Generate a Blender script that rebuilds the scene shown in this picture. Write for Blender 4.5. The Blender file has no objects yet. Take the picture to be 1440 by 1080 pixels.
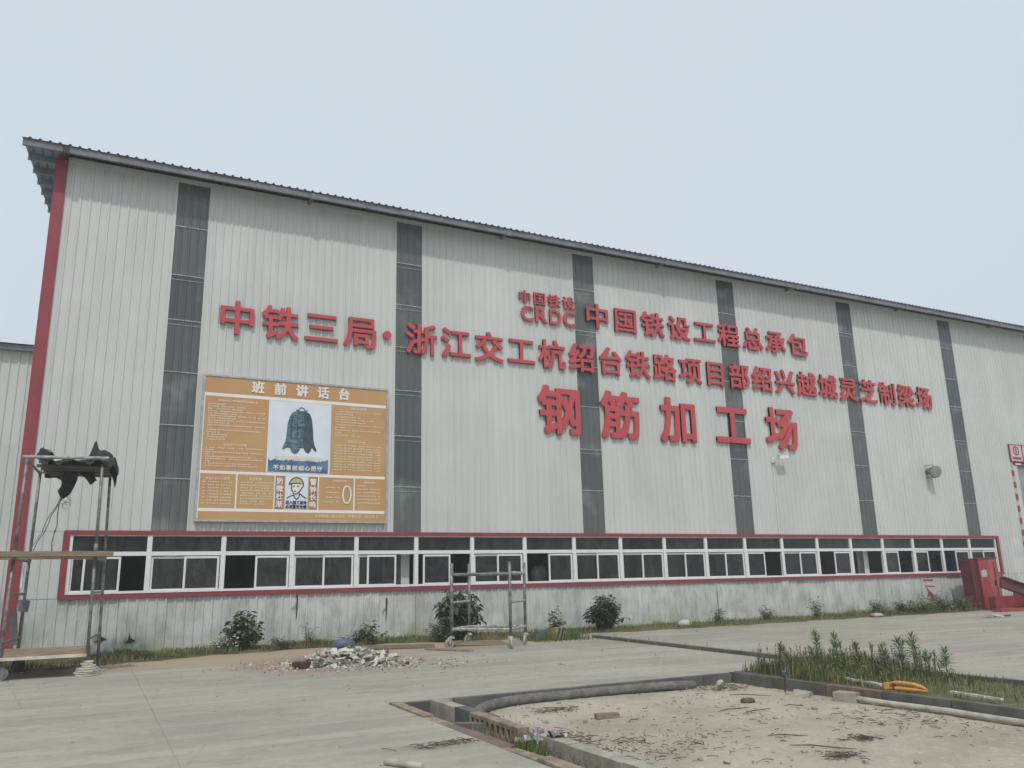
import bpy, bmesh, math, random
from mathutils import Vector, Matrix, Euler
import numpy as np
random.seed(7)
rnd = random.random
def ru(a, b): return a + (b - a) * rnd()
SC = bpy.context.scene
COL = SC.collection
PI = math.pi

# ------------------------------------------------------------------ camera
CP = Vector((0.0, -21.342779, 1.48805833))
F = Vector((0.44025096, 0.86695718, 0.23359011)); R_ = Vector((0.89376579, -0.44800672, -0.02174149)); U = Vector((-0.085801, -0.21834656, 0.97209206))
cd = bpy.data.cameras.new('camera'); cam = bpy.data.objects.new('camera', cd); COL.objects.link(cam)
cam.matrix_world = Matrix(((R_.x, U.x, -F.x, CP.x), (R_.y, U.y, -F.y, CP.y), (R_.z, U.z, -F.z, CP.z), (0, 0, 0, 1)))
cd.sensor_fit = 'HORIZONTAL'; cd.sensor_width = 36; cd.lens = 1143.66 / 1440 * 36
cd.clip_end = 2000; cd.clip_start = 0.05
SC.camera = cam
# ------------------------------------------------------------------ sky and sun
LD = Vector((0.25, 0.60, -0.86)).normalized()            # the way the light travels
W = bpy.data.worlds.new('World'); SC.world = W; W.use_nodes = True
nt = W.node_tree; nt.nodes.clear()
o = nt.nodes.new('ShaderNodeOutputWorld'); bg = nt.nodes.new('ShaderNodeBackground'); bg.inputs[1].default_value = 0.1
sk = nt.nodes.new('ShaderNodeTexSky'); sk.sky_type = 'NISHITA'; sk.sun_disc = False
sk.sun_elevation = math.asin(-LD.z); sk.sun_rotation = math.atan2(-LD.x, -LD.y)
sk.air_density = 1.0; sk.dust_density = 3.0; sk.ozone_density = 1.0
mx = nt.nodes.new('ShaderNodeMix'); mx.data_type = 'RGBA'; mx.inputs[0].default_value = 0.88
nz = nt.nodes.new('ShaderNodeTexNoise'); nz.inputs['Scale'].default_value = 1.1; nz.inputs['Detail'].default_value = 5; nz.inputs['Distortion'].default_value = .6
tc = nt.nodes.new('ShaderNodeTexCoord'); nt.links.new(tc.outputs['Generated'], nz.inputs['Vector'])
mc = nt.nodes.new('ShaderNodeMix'); mc.data_type = 'RGBA'
mc.inputs[6].default_value = (5.65, 6.45, 7.05, 1); mc.inputs[7].default_value = (6.30, 6.98, 7.5, 1)     # thin even overcast
nt.links.new(nz.outputs[0], mc.inputs[0]); nt.links.new(sk.outputs[0], mx.inputs[6]); nt.links.new(mc.outputs[2], mx.inputs[7])
nt.links.new(mx.outputs[2], bg.inputs[0]); nt.links.new(bg.outputs[0], o.inputs[0])
ld = bpy.data.lights.new('sun', 'SUN'); ld.energy = 1.4; ld.angle = math.radians(2.2); ld.color = (1, .96, .9)
sun = bpy.data.objects.new('sun', ld); COL.objects.link(sun); sun.location = (0, -10, 30)
sun.rotation_euler = LD.to_track_quat('-Z', 'Y').to_euler()
SC.view_settings.view_transform = 'Standard'; SC.view_settings.look = 'None'; SC.view_settings.exposure = 0.24; SC.view_settings.gamma = 1
SC.view_settings.use_curve_mapping = False
SC.cycles.use_denoising = True
SC.cycles.max_bounces = 8; SC.cycles.transparent_max_bounces = 12

# ------------------------------------------------------------------ materials
class NT:
    def __init__(s, name):
        s.m = bpy.data.materials.new(name); s.m.use_nodes = True; s.t = s.m.node_tree; s.t.nodes.clear()
        s.out = s.t.nodes.new('ShaderNodeOutputMaterial'); s._g = None
    def n(s, k, **kw):
        nd = s.t.nodes.new(k)
        for a, b in kw.items(): setattr(nd, a, b)
        return nd
    def set(s, sock, v):
        if isinstance(v, bpy.types.NodeSocket): s.t.links.new(v, sock)
        elif isinstance(v, (tuple, list)) and sock.type == 'RGBA': sock.default_value = tuple(v)[:3] + (1,)
        else: sock.default_value = v
    def pos(s):
        if not s._g: s._g = s.n('ShaderNodeNewGeometry')
        return s._g.outputs['Position']
    def obj(s): return s.n('ShaderNodeTexCoord').outputs['Object']
    def xyz(s, v=None):
        nd = s.n('ShaderNodeSeparateXYZ'); s.set(nd.inputs[0], v or s.pos()); return nd.outputs
    def mapv(s, v, sc):
        nd = s.n('ShaderNodeMapping'); s.set(nd.inputs['Vector'], v); nd.inputs['Scale'].default_value = sc; return nd.outputs[0]
    def noise(s, scale, detail=4, rough=.55, vec=None, sc=None, dist=0):
        nd = s.n('ShaderNodeTexNoise'); v = vec or s.pos()
        if sc: v = s.mapv(v, sc)
        s.set(nd.inputs['Vector'], v); nd.inputs['Scale'].default_value = scale; nd.inputs['Detail'].default_value = detail
        nd.inputs['Roughness'].default_value = rough; nd.inputs['Distortion'].default_value = dist
        return nd.outputs[0]
    def vor(s, scale, sc=None, feature='F1', out=0):
        nd = s.n('ShaderNodeTexVoronoi', feature=feature); v = s.pos()
        if sc: v = s.mapv(v, sc)
        s.set(nd.inputs['Vector'], v); nd.inputs['Scale'].default_value = scale; return nd.outputs[out]
    def m_(s, op, a, b=0.0, c=0.0):
        nd = s.n('ShaderNodeMath', operation=op); s.set(nd.inputs[0], a); s.set(nd.inputs[1], b)
        if op in ('MULTIPLY_ADD',): s.set(nd.inputs[2], c)
        return nd.outputs[0]
    def rng(s, v, a, b, c=0.0, d=1.0):
        nd = s.n('ShaderNodeMapRange', interpolation_type='SMOOTHSTEP'); s.set(nd.inputs[0], v)
        for i, q in enumerate((a, b, c, d)): nd.inputs[i + 1].default_value = q
        return nd.outputs[0]
    def mix(s, f, a, b, blend='MIX'):
        nd = s.n('ShaderNodeMix', data_type='RGBA', blend_type=blend); s.set(nd.inputs[0], f); s.set(nd.inputs[6], a); s.set(nd.inputs[7], b); return nd.outputs[2]
    def bump(s, h, st=.3, d=.02):
        nd = s.n('ShaderNodeBump'); s.set(nd.inputs['Height'], h); nd.inputs['Strength'].default_value = st; nd.inputs['Distance'].default_value = d; return nd.outputs[0]
    def finish(s, col, rough=.7, spec=.4, metal=0, bump=None, trans=None):
        b = s.n('ShaderNodeBsdfPrincipled'); s.set(b.inputs['Base Color'], col); s.set(b.inputs['Roughness'], rough)
        s.set(b.inputs['Specular IOR Level'], spec); s.set(b.inputs['Metallic'], metal)
        if bump is not None: s.set(b.inputs['Normal'], bump)
        s.b = b; s.t.links.new(b.outputs[0], s.out.inputs[0]); return s.m
def simple(name, c1, c2=None, scale=6, rough=.6, spec=.4, metal=0, bump=0, sc=None, lo=.35, hi=.65, bscale=None):
    q = NT(name)
    c2 = c2 or tuple(v * .8 for v in c1)
    f = q.rng(q.noise(scale, 5, .6, sc=sc), lo, hi)
    bm_ = q.bump(q.noise(bscale or scale * 4, 4, .6), bump, .01) if bump else None
    return q.finish(q.mix(f, c1, c2), rough, spec, metal, bm_)
M = {}
# pre-painted wall sheet: faint streaks, run-off dirt and green growth that clings near the ground in patches
q = NT('painted_steel_sheet')
oi = q.n('ShaderNodeObjectInfo').outputs['Random']
c = q.mix(oi, (.550, .566, .545), (.606, .620, .600))
c = q.mix(q.rng(q.noise(2.2, 4, .6, sc=(3.0, 1, .12)), .45, .85), c, (.49, .505, .48))
c = q.mix(q.m_('MULTIPLY', q.rng(q.noise(.55, 3, .5), .45, .7), .45), c, (.66, .67, .65))
zz = q.xyz()[2]
lowm = q.rng(zz, 1.35, 1.2)
dirt = q.m_('MULTIPLY', lowm, q.rng(q.noise(1.6, 5, .65, sc=(1.3, 1, .7)), .40, .72))
c = q.mix(q.m_('MULTIPLY', dirt, .8), c, (.33, .35, .32))
run = q.m_('MULTIPLY', lowm, q.rng(q.noise(5, 5, .7, sc=(2.4, 1, .22)), .52, .72))
c = q.mix(q.m_('MULTIPLY', run, .65), c, (.29, .285, .24))
moss = q.m_('MULTIPLY', q.rng(q.m_('ADD', zz, q.m_('MULTIPLY', q.noise(2.4, 5, .7), -1.5)), -.15, -.75), q.rng(q.noise(1.1, 3, .6), .38, .6))
c = q.mix(q.m_('MULTIPLY', moss, .75), c, (.33, .38, .22))
pale = q.m_('MULTIPLY', lowm, q.rng(q.noise(3.1, 4, .6, sc=(1, 1, .8)), .62, .7))
c = q.mix(q.m_('MULTIPLY', pale, .6), c, (.72, .73, .70))
M['sheet'] = q.finish(c, .5, .35)
# fibreglass daylight strip, opaque: dark hall and paler sky-through blotches painted into the colour
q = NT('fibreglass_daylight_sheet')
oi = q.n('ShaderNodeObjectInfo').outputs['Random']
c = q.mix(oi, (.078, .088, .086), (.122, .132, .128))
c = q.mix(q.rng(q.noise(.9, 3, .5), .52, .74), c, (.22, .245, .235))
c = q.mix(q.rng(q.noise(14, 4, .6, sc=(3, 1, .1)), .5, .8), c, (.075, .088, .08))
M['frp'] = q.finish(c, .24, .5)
M['seam'] = simple('pale_overlap_edge', (.46, .50, .48), (.30, .33, .32), 9)
M['red'] = simple('red_painted_trim', (.31, .054, .074), (.25, .052, .066), 2.5, .45, .35)
M['letter'] = simple('red_sign_paint', (.55, .078, .086), (.50, .073, .080), 2, .45, .4)
M['roof'] = simple('blue_grey_roof_sheet', (.24, .28, .32), (.18, .21, .24), 3, .5, .4)
M['galv'] = simple('galvanised_purlin_steel', (.21, .215, .23), (.15, .155, .17), 4, .5, .4)
M['white'] = simple('white_window_frame', (.78, .78, .77), (.62, .62, .60), 5, .4, .45, lo=.5, hi=.85)
M['dark'] = simple('dark_hall_lining', (.34, .34, .34), (.24, .24, .24), 1.5)
M['gasket'] = simple('rubber_gasket', (.03, .03, .03))
q = NT('window_glass')
gl = q.n('ShaderNodeBsdfGlossy'); gl.inputs['Roughness'].default_value = .04; gl.inputs['Color'].default_value = (.9, .95, .95, 1)
tr = q.n('ShaderNodeBsdfTransparent'); q.set(tr.inputs[0], q.mix(q.rng(q.noise(3, 3), .4, .8), (.66, .65, .64), (.50, .495, .49)))
df = q.n('ShaderNodeBsdfDiffuse'); q.set(df.inputs[0], q.mix(q.n('ShaderNodeObjectInfo').outputs['Random'], (.070, .068, .066), (.115, .115, .112)))
fr = q.n('ShaderNodeFresnel'); fr.inputs[0].default_value = 1.28
m1 = q.n('ShaderNodeMixShader'); q.set(m1.inputs[0], q.rng(q.noise(2.2, 5, .7, sc=(1.6, 1, .8)), .3, .75, .15, .65)); q.t.links.new(tr.outputs[0], m1.inputs[1]); q.t.links.new(df.outputs[0], m1.inputs[2])
m2 = q.n('ShaderNodeMixShader'); q.set(m2.inputs[0], fr.outputs[0]); q.t.links.new(m1.outputs[0], m2.inputs[1]); q.t.links.new(gl.outputs[0], m2.inputs[2])
q.t.links.new(m2.outputs[0], q.out.inputs[0]); M['glass'] = q.m
# yard concrete: worn, dusty, with sweeping tyre bands and tan soil washed out from the wall
q = NT('yard_concrete')
P = q.xyz()
c = q.mix(q.rng(q.noise(.35, 5, .6), .35, .7), (.400, .370, .310), (.315, .295, .252))
band = q.noise(1.0, 4, .6, sc=(.10, .75, 1), dist=.6)
c = q.mix(q.m_('MULTIPLY', q.rng(band, .48, .70), .6), c, (.50, .470, .400))
band2 = q.noise(1.6, 4, .6, sc=(.16, .9, 1), dist=.9)
c = q.mix(q.m_('MULTIPLY', q.rng(band2, .53, .74), .4), c, (.225, .212, .180))
c = q.mix(q.m_('MULTIPLY', q.rng(q.noise(2.6, 6, .7), .54, .70), .6), c, (.47, .43, .355))
c = q.mix(q.m_('MULTIPLY', q.rng(q.noise(1.1, 6, .75, sc=(.6, 1, 1)), .54, .68), .6), c, (.245, .222, .18))
c = q.mix(q.m_('MULTIPLY', q.rng(q.noise(6, 6, .8), .46, .66), .5), c, (.26, .24, .20))
tm = q.n('ShaderNodeTexWave', wave_type='BANDS', bands_direction='Y'); q.set(tm.inputs['Vector'], q.mapv(q.pos(), (.05, .32, 1))); tm.inputs['Scale'].default_value = 1.2; tm.inputs['Distortion'].default_value = 3.0; tm.inputs['Detail'].default_value = 3
c = q.mix(q.m_('MULTIPLY', q.m_('MULTIPLY', q.rng(tm.outputs[1], .72, .95), q.rng(q.noise(1.4, 5, .7), .35, .65)), .35), c, (.49, .46, .395))
c = q.mix(q.rng(q.noise(42, 3, .7), .60, .72, 0, .6), c, (.21, .20, .18))
c = q.mix(q.rng(q.noise(95, 2, .7), .62, .72, 0, .45), c, (.44, .42, .38))
tn = q.m_('ADD', P[1], q.m_('MULTIPLY', q.noise(.5, 4, .6), 5.0))
left = q.rng(P[0], 12.0, 7.0)
c = q.mix(q.m_('MULTIPLY', q.m_('MULTIPLY', q.rng(tn, -2.2, .4), left), .72), c, (.45, .315, .19))
tn2 = q.m_('ADD', P[1], q.m_('MULTIPLY', q.noise(1.1, 5, .65), 3.0))
c = q.mix(q.m_('MULTIPLY', q.rng(tn2, -1.1, .0), .7), c, (.40, .34, .25))
vm = q.n('ShaderNodeVectorMath', operation='DISTANCE'); q.set(vm.inputs[0], q.pos()); vm.inputs[1].default_value = (4.2, -5.0, 0)
pd = q.m_('ADD', vm.outputs['Value'], q.m_('MULTIPLY', q.noise(1.3, 5, .7), -2.2))
c = q.mix(q.m_('MULTIPLY', q.rng(pd, 1.3, .0), .75), c, (.33, .235, .175))
ck = q.vor(.16, feature='DISTANCE_TO_EDGE'); ckw = q.m_('ADD', ck, q.m_('MULTIPLY', q.noise(2.5, 4, .6), .02))
c = q.mix(q.rng(ckw, .0125, .0115, 0, .25), c, (.2, .19, .165))
jx = q.m_('ABSOLUTE', q.m_('SUBTRACT', q.m_('FRACT', q.m_('MULTIPLY', q.m_('ADD', P[0], 2.2), 1 / 6.0)), .5)); jy = q.m_('ABSOLUTE', q.m_('SUBTRACT', q.m_('FRACT', q.m_('MULTIPLY', q.m_('ADD', P[1], 1.6), 1 / 4.5)), .5))
jw = q.m_('MULTIPLY', q.noise(3, 5, .7), .004)
c = q.mix(q.rng(q.m_('ADD', jx, jw), .0032, .0022, 0, .55), c, (.17, .155, .13)); c = q.mix(q.rng(q.m_('ADD', jy, jw), .0036, .0026, 0, .40), c, (.17, .155, .13))
M['yard'] = q.finish(c, .85, .25, bump=q.bump(q.noise(30, 5, .7), .35, .01))
q = NT('sandy_pit_soil')
c = q.mix(q.rng(q.noise(.8, 6, .65), .35, .68), (.49, .435, .350), (.37, .325, .260))
c = q.mix(q.rng(q.noise(7, 6, .7), .52, .70, 0, .7), c, (.62, .55, .45))
c = q.mix(q.rng(q.noise(26, 4, .7), .60, .68, 0, .75), c, (.24, .19, .13))
c = q.mix(q.rng(q.noise(70, 3, .7), .62, .70, 0, .6), c, (.66, .60, .50))
M['soil'] = q.finish(c, .95, .1, bump=q.bump(q.noise(22, 6, .7), .7, .03))
q = NT('planted_soil')
c = q.mix(q.rng(q.noise(3, 6, .7), .38, .62), (.19, .165, .105), (.10, .12, .055))
c = q.mix(q.rng(q.noise(21, 4, .7), .58, .68), c, (.33, .29, .21))
M['bedsoil'] = q.finish(c, .95, .1, bump=q.bump(q.noise(25, 5, .7), .8, .03))
M['kerb'] = simple('dark_kerb_concrete', (.150, .150, .132), (.105, .105, .092), 3, .85, .25, bump=.4)  # darker grey than the pale kerb, for stones, edging and slats
M['kerbpale'] = simple('dry_kerb_concrete', (.42, .39, .33), (.30, .27, .22), 5, .85, .2, bump=.5)
M['kerbred'] = simple('reddish_brick_kerb', (.23, .165, .13), (.16, .12, .10), 6, .85, .2, bump=.5)
M['blocktan'] = simple('tan_drain_block', (.36, .29, .22), (.22, .17, .13), 7, .85, .2, bump=.5)
q = NT('orange_print'); 
c = q.mix(q.rng(q.noise(.75, 3, .5), .35, .68), (.54, .285, .125), (.54, .345, .145))
c = q.mix(q.rng(q.noise(.6, 2, .5, sc=(1, 1, 1.6)), .55, .8), c, (.52, .23, .15))
M['board'] = q.finish(c, .35, .5)
M['pwhite'] = simple('white_print', (.86, .83, .79), (.82, .78, .73), 2, .35)
M['pcream'] = simple('cream_print', (.90, .82, .68), (.86, .74, .58), 3, .35)
M['ppale'] = simple('pale_blue_print', (.68, .74, .83), (.77, .80, .86), 1.2, .35)
M['pblue'] = simple('blue_landscape_print', (.055, .125, .23), (.13, .24, .36), 3.5, .35)
M['pbell'] = simple('bronze_bell_print', (.055, .110, .140), (.15, .25, .29), 9, .35, sc=(1, 1, 2.2), lo=.42, hi=.62)
M['pbelld'] = simple('dark_bell_print', (.045, .060, .085), (.07, .10, .13), 8, .35)
M['pblack'] = simple('black_print', (.03, .03, .035), None, 3, .35)
M['pyel'] = simple('helmet_yellow_print', (.55, .56, .33), None, 3, .35)
M['pink'] = simple('pink_print', (.72, .55, .58), None, 3, .35)
M['alu'] = simple('aluminium_edge', (.50, .51, .50), (.36, .37, .36), 6, .4, .5, .3)
M['pipe'] = simple('weathered_scaffold_tube', (.27, .275, .265), (.15, .15, .14), 7, .5, .45, .4, lo=.4, hi=.6)
M['mortar'] = simple('mortar_splashed_tube', (.52, .51, .48), (.24, .24, .23), 16, .8, .2, bump=.6)
M['wood'] = simple('weathered_plank', (.30, .235, .165), (.20, .16, .115), 5, .8, .2, sc=(.6, 6, 6), bump=.4)
M['woodpale'] = simple('dusty_brown_plank', (.36, .29, .21), (.24, .19, .14), 5, .8, .2, sc=(.6, 6, 6), bump=.4)
M['cloth'] = simple('black_shade_cloth', (.060, .064, .063), (.030, .033, .032), 14, .9, .15, bump=.8)
M['plaster'] = simple('broken_plaster', (.62, .60, .53), (.42, .40, .34), 5, .9, .15, bump=.6)
M['plasterg'] = simple('grey_green_rubble', (.32, .31, .27), (.19, .18, .155), 5, .9, .15, bump=.6)
M['rust'] = simple('rusty_brown', (.10, .058, .045), (.055, .038, .034), 14, .8, .2, bump=.6)
M['tyre'] = simple('caster_tread', (.50, .48, .40), (.30, .29, .25), 8, .7)
M['wheelhub'] = simple('caster_hub', (.10, .10, .095), (.2, .2, .19), 14, .6)
M['bluebag'] = simple('blue_plastic', (.12, .14, .24), (.08, .095, .15), 6, .5, bump=.4)
M['hose'] = simple('dusty_suction_hose', (.20, .19, .165), (.13, .125, .11), 10, .75, .25, bump=.5)
M['pvc'] = simple('dusty_pvc_pipe', (.52, .49, .42), (.34, .31, .26), 5, .55)
M['orange'] = simple('orange_plastic', (.74, .34, .055), (.50, .24, .06), 14, .4, .5)
M['redbox'] = simple('faded_red_cabinet_paint', (.34, .042, .045), (.42, .11, .105), 2.4, .45, .4, sc=(1.5, 1.5, .5))
M['reddark'] = simple('red_steel_paint', (.17, .03, .033), (.10, .025, .028), 3, .5)
M['redbright'] = simple('bright_red_flange', (.40, .08, .075), (.30, .05, .055), 3, .5)
M['stone'] = simple('pale_stone', (.56, .54, .49), (.40, .38, .33), 9, .9, bump=.5)
M['leaf'] = simple('broad_green_leaf', (.115, .165, .068), (.062, .100, .042), 7, .55, .35)
M['leafd'] = simple('dark_green_leaf', (.080, .115, .058), (.045, .072, .038), 7, .55, .35)
M['leafw'] = simple('horseweed_leaf', (.23, .30, .13), (.14, .20, .085), 9, .6, .3)
M['leafg'] = simple('dull_reddish_leaf', (.20, .185, .10), (.12, .14, .07), 9, .6, .3)
M['stem'] = simple('green_brown_stem', (.12, .12, .06), (.08, .07, .04), 9, .7)
M['grass'] = simple('green_grass', (.145, .175, .065), (.085, .115, .042), 1.4, .7, .25)
M['grassy'] = simple('yellowing_grass', (.31, .265, .135), (.19, .185, .080), 2.4, .7, .25)
M['straw'] = simple('dry_straw', (.30, .25, .16), (.17, .13, .085), 5, .8)
M['litter'] = simple('dark_twig', (.085, .062, .045), (.14, .11, .08), 9, .85)
M['flower'] = simple('white_flower_head', (.7, .7, .66), None, 9)
M['lamp'] = simple('grey_lamp_body', (.20, .21, .21), (.13, .14, .14), 6, .45)
M['lens'] = simple('lamp_lens', (.34, .35, .33), (.24, .25, .24), 7, .2, .6)
M['signpink'] = simple('pale_pink_sign', (.70, .50, .50), (.66, .44, .45), 3, .4)
M['shutter'] = simple('grey_roller_shutter', (.36, .37, .36), (.27, .28, .275), 4, .45)
M['blue'] = simple('blue_drum_paint', (.02, .09, .36), None, 4, .4)
M['sack'] = simple('white_woven_sack', (.55, .54, .51), (.40, .39, .37), 8, .8)
M['steelblk'] = simple('black_steel', (.03, .03, .032), None, 6, .6)
M['yellow'] = simple('yellow_hazard_paint', (.36, .30, .12), (.22, .19, .09), 9, .6)
M['paper'] = simple('crumpled_paper', (.56, .54, .54), (.22, .20, .24), 22, .7)
M['grasslt'] = simple('bright_grass_tuft', (.12, .19, .035), (.07, .12, .03), 5, .7)

# ------------------------------------------------------------------ mesh helpers
ORG = {}
class MB:
    def __init__(s): s.v = []; s.f = []; s.mi = []
    def quad(s, a, b, c_, d, mi=0):
        n = len(s.v); s.v += [tuple(a), tuple(b), tuple(c_), tuple(d)]; s.f.append((n, n + 1, n + 2, n + 3)); s.mi.append(mi)
    def poly(s, pts, mi=0):
        n = len(s.v); s.v += [tuple(p) for p in pts]; s.f.append(tuple(range(n, n + len(pts)))); s.mi.append(mi)
    def box(s, c_, d, rot=None, mi=0, jit=0):
        n = len(s.v)
        for z in (-.5, .5):
            for x, y in ((-.5, -.5), (.5, -.5), (.5, .5), (-.5, .5)):
                p = Vector((x * d[0], y * d[1], z * d[2]))
                if jit: p += Vector((ru(-jit, jit) * d[0], ru(-jit, jit) * d[1], ru(-jit, jit) * d[2]))
                if rot is not None: p = rot @ p
                s.v.append(tuple(p + Vector(c_)))
        for f in ((0, 3, 2, 1), (4, 5, 6, 7), (0, 1, 5, 4), (1, 2, 6, 5), (2, 3, 7, 6), (3, 0, 4, 7)):
            s.f.append(tuple(n + i for i in f)); s.mi.append(mi)
        return s
    def span(s, x0, x1, y0, y1, z0, z1, mi=0): return s.box(((x0 + x1) / 2, (y0 + y1) / 2, (z0 + z1) / 2), (x1 - x0, y1 - y0, z1 - z0), None, mi)
    def tube(s, pts, r, seg=8, mi=0, cap=True):
        pts = [Vector(p) for p in pts]; rr = r if isinstance(r, (list, tuple)) else [r] * len(pts)
        n0 = len(s.v); prev = None
        for i, p in enumerate(pts):
            d = (pts[min(i + 1, len(pts) - 1)] - pts[max(i - 1, 0)]).normalized()
            if prev is None:
                a = d.cross(Vector((0, 0, 1)) if abs(d.z) < .9 else Vector((1, 0, 0))).normalized()
            else: a = (prev - d * prev.dot(d)).normalized()
            prev = a; b = d.cross(a)
            for k in range(seg):
                t = 2 * PI * k / seg; s.v.append(tuple(p + a * (math.cos(t) * rr[i]) + b * (math.sin(t) * rr[i])))
        for i in range(len(pts) - 1):
            for k in range(seg):
                a0 = n0 + i * seg + k; a1 = n0 + i * seg + (k + 1) % seg
                s.f.append((a0, a1, a1 + seg, a0 + seg)); s.mi.append(mi)
        if cap:
            s.f.append(tuple(n0 + k for k in range(seg))[::-1]); s.mi.append(mi)
            e = n0 + (len(pts) - 1) * seg; s.f.append(tuple(e + k for k in range(seg))); s.mi.append(mi)
        return s
    def build(s, name, mat, parent=None, smooth=False, origin=None):
        me = bpy.data.meshes.new(name)
        org = Vector(ORG[parent.name]) if parent is not None else Vector(origin or (0, 0, 0))
        v = [(a - org.x, b - org.y, c_ - org.z) for a, b, c_ in s.v]
        me.from_pydata(v, [], s.f)
        for m_ in (mat if isinstance(mat, (list, tuple)) else [mat]): me.materials.append(m_)
        if any(s.mi): me.polygons.foreach_set('material_index', s.mi)
        if smooth: me.polygons.foreach_set('use_smooth', [True] * len(me.polygons))
        me.update()
        return link(name, me, parent, org)
def link(name, me, parent=None, org=None, loc=None):
    ob = bpy.data.objects.new(name, me); COL.objects.link(ob)
    if parent is not None:
        ob.parent = parent; ORG[ob.name] = ORG[parent.name] if loc is None else tuple(Vector(ORG[parent.name]) + Vector(loc))
        if loc is not None: ob.location = loc
    else:
        ob.location = org or (0, 0, 0); ORG[ob.name] = tuple(org or (0, 0, 0))
    return ob
def tag(o, label=None, cat=None, group=None, kind=None):
    if label: o['label'] = label
    if cat: o['category'] = cat
    if group: o['group'] = group
    if kind: o['kind'] = kind
    return o
def thing(name, label, cat, loc, group=None):
    o = bpy.data.objects.new(name, None); COL.objects.link(o); o.location = loc; o.empty_display_size = .2
    ORG[o.name] = tuple(loc); return tag(o, label, cat, group)
def dup(root, loc, rz=None, label=None, group=None):
    r = root.copy(); COL.objects.link(r); r.location = loc; ORG[r.name] = tuple(loc)
    if rz is not None: r.rotation_euler = (0, 0, rz)
    if label: r['label'] = label
    if group: r['group'] = group
    for ch in list(root.children):
        c_ = ch.copy(); COL.objects.link(c_); c_.parent = r
        for g in ch.children:
            d = g.copy(); COL.objects.link(d); d.parent = c_
    return r
def lin(a, b, t): return a + (b - a) * t

# ================================================================== GROUND
EY = -10.83; PZ = -.145
g = MB()
def slab(x0, x1, y0, y1): g.span(x0, x1, y0, y1, -.6, 0)
slab(-260, 260, EY, 260); slab(-260, 3.45, -260, EY - .0); slab(11.12, 260, -260, EY); slab(3.45, 11.12, -260, -27)
tag(g.build('yard_ground', M['yard']), kind='structure')
def grid(name, x0, x1, y0, y1, z, amp, step, mat, seed=0):
    nx = int((x1 - x0) / step) + 1; ny = int((y1 - y0) / step) + 1
    rs = np.random.RandomState(seed); xs = np.linspace(x0, x1, nx); ys = np.linspace(y0, y1, ny)
    Z = np.zeros((ny, nx))
    for k in range(14):
        fx, fy = rs.normal(0, 1.0 * (1 + k * .6), 2); Z += np.sin(xs[None, :] * fx + ys[:, None] * fy + rs.uniform(0, 6)) / (1 + k * .5)
    Z = Z / 3 * amp + rs.normal(0, amp * .22, Z.shape) + z
    v = [(xs[i], ys[j], Z[j, i]) for j in range(ny) for i in range(nx)]
    f = [(j * nx + i, j * nx + i + 1, (j + 1) * nx + i + 1, (j + 1) * nx + i) for j in range(ny - 1) for i in range(nx - 1)]
    me = bpy.data.meshes.new(name); me.from_pydata(v, [], f); me.materials.append(mat); me.polygons.foreach_set('use_smooth', [True] * len(f))
    return tag(link(name, me), kind='structure')
grid('sandy_ground', 4.12, 9.2, -26.99, EY + .01, PZ, .012, .07, M['soil'], 3)
grid('bed_soil', 9.14, 11.16, -26.99, EY + .01, .0, .018, .08, M['bedsoil'], 5)
grid('trench_floor', 3.4, 4.2, -26.99, EY + .01, -.42, .03, .08, M['bedsoil'], 8)
# soil verge between yard and wall, ragged front edge
def verge_front(x):
    xs = [-6, -1.4, .3, 2.0, 4.1, 6.9, 9.3, 11.6, 15.1, 20.7, 27.2, 30, 45]; ys = [-3.2, -3.0, -2.6, -1.8, -1.3, -1.15, -1.8, -1.6, -1.85, -1.65, -1.6, -1.4, -1.4]
    return float(np.interp(x, xs, ys)) + .12 * math.sin(x * 3.1) + .08 * math.sin(x * 7.7 + 1)
mb = MB(); n = 260; x_ = [lin(-6, 33.5, i / n) for i in range(n + 1)]; rows = 7
rs = random.Random(4)
for j in range(rows + 1):
    for x in x_:
        f_ = verge_front(x); t = j / rows; y = lin(f_, .0, t)
        mb.v.append((x, y, -.01 if j == 0 else .012 + .05 * math.sin(t * PI * .5) * (.6 + .4 * math.sin(x * 2.3 + t * 3)) + rs.uniform(-.008, .012)))
for j in range(rows):
    for i in range(n):
        a = j * (n + 1) + i; mb.f.append((a, a + 1, a + n + 2, a + n + 1)); mb.mi.append(0)
tag(mb.build('verge_soil', M['bedsoil'], smooth=True), kind='structure')

# kerbs: each stone its own piece
kr = thing('kerb', 'long kerb of dark grey stones between the sandy pit and the weed bed', 'kerb', (9.08, EY, 0))
y = EY - .01; i = 0
while y > -20:
    L = ru(.9, 1.05); y1 = y - L
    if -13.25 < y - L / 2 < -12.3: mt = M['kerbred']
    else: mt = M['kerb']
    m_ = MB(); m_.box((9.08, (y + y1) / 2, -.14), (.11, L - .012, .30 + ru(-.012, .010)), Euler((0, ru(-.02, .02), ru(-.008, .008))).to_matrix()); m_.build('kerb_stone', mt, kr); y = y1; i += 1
kb = MB(); kb.box((8.93, -13.22, -.10), (.20, .30, .13), Euler((0, 0, .3)).to_matrix()); tag(kb.build('concrete_block', M['kerbpale'], origin=(8.93, -13.22, -.17)), 'small pale concrete block leaning on the kerb near the reddish stones', 'block')
pe = thing('kerb', 'dark edge kerb along the far side of the sandy pit behind the hose', 'kerb', (6.5, EY - .05, 0))
x = 4.35
while x < 9.0:
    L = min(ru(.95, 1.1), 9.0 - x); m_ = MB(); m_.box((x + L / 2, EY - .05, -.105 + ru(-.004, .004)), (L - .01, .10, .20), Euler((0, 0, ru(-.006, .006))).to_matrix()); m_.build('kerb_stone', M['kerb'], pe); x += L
bk = thing('kerb', 'thin dark edging along the far side of the weed bed', 'kerb', (11.1, EY, 0))
y = EY
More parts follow.
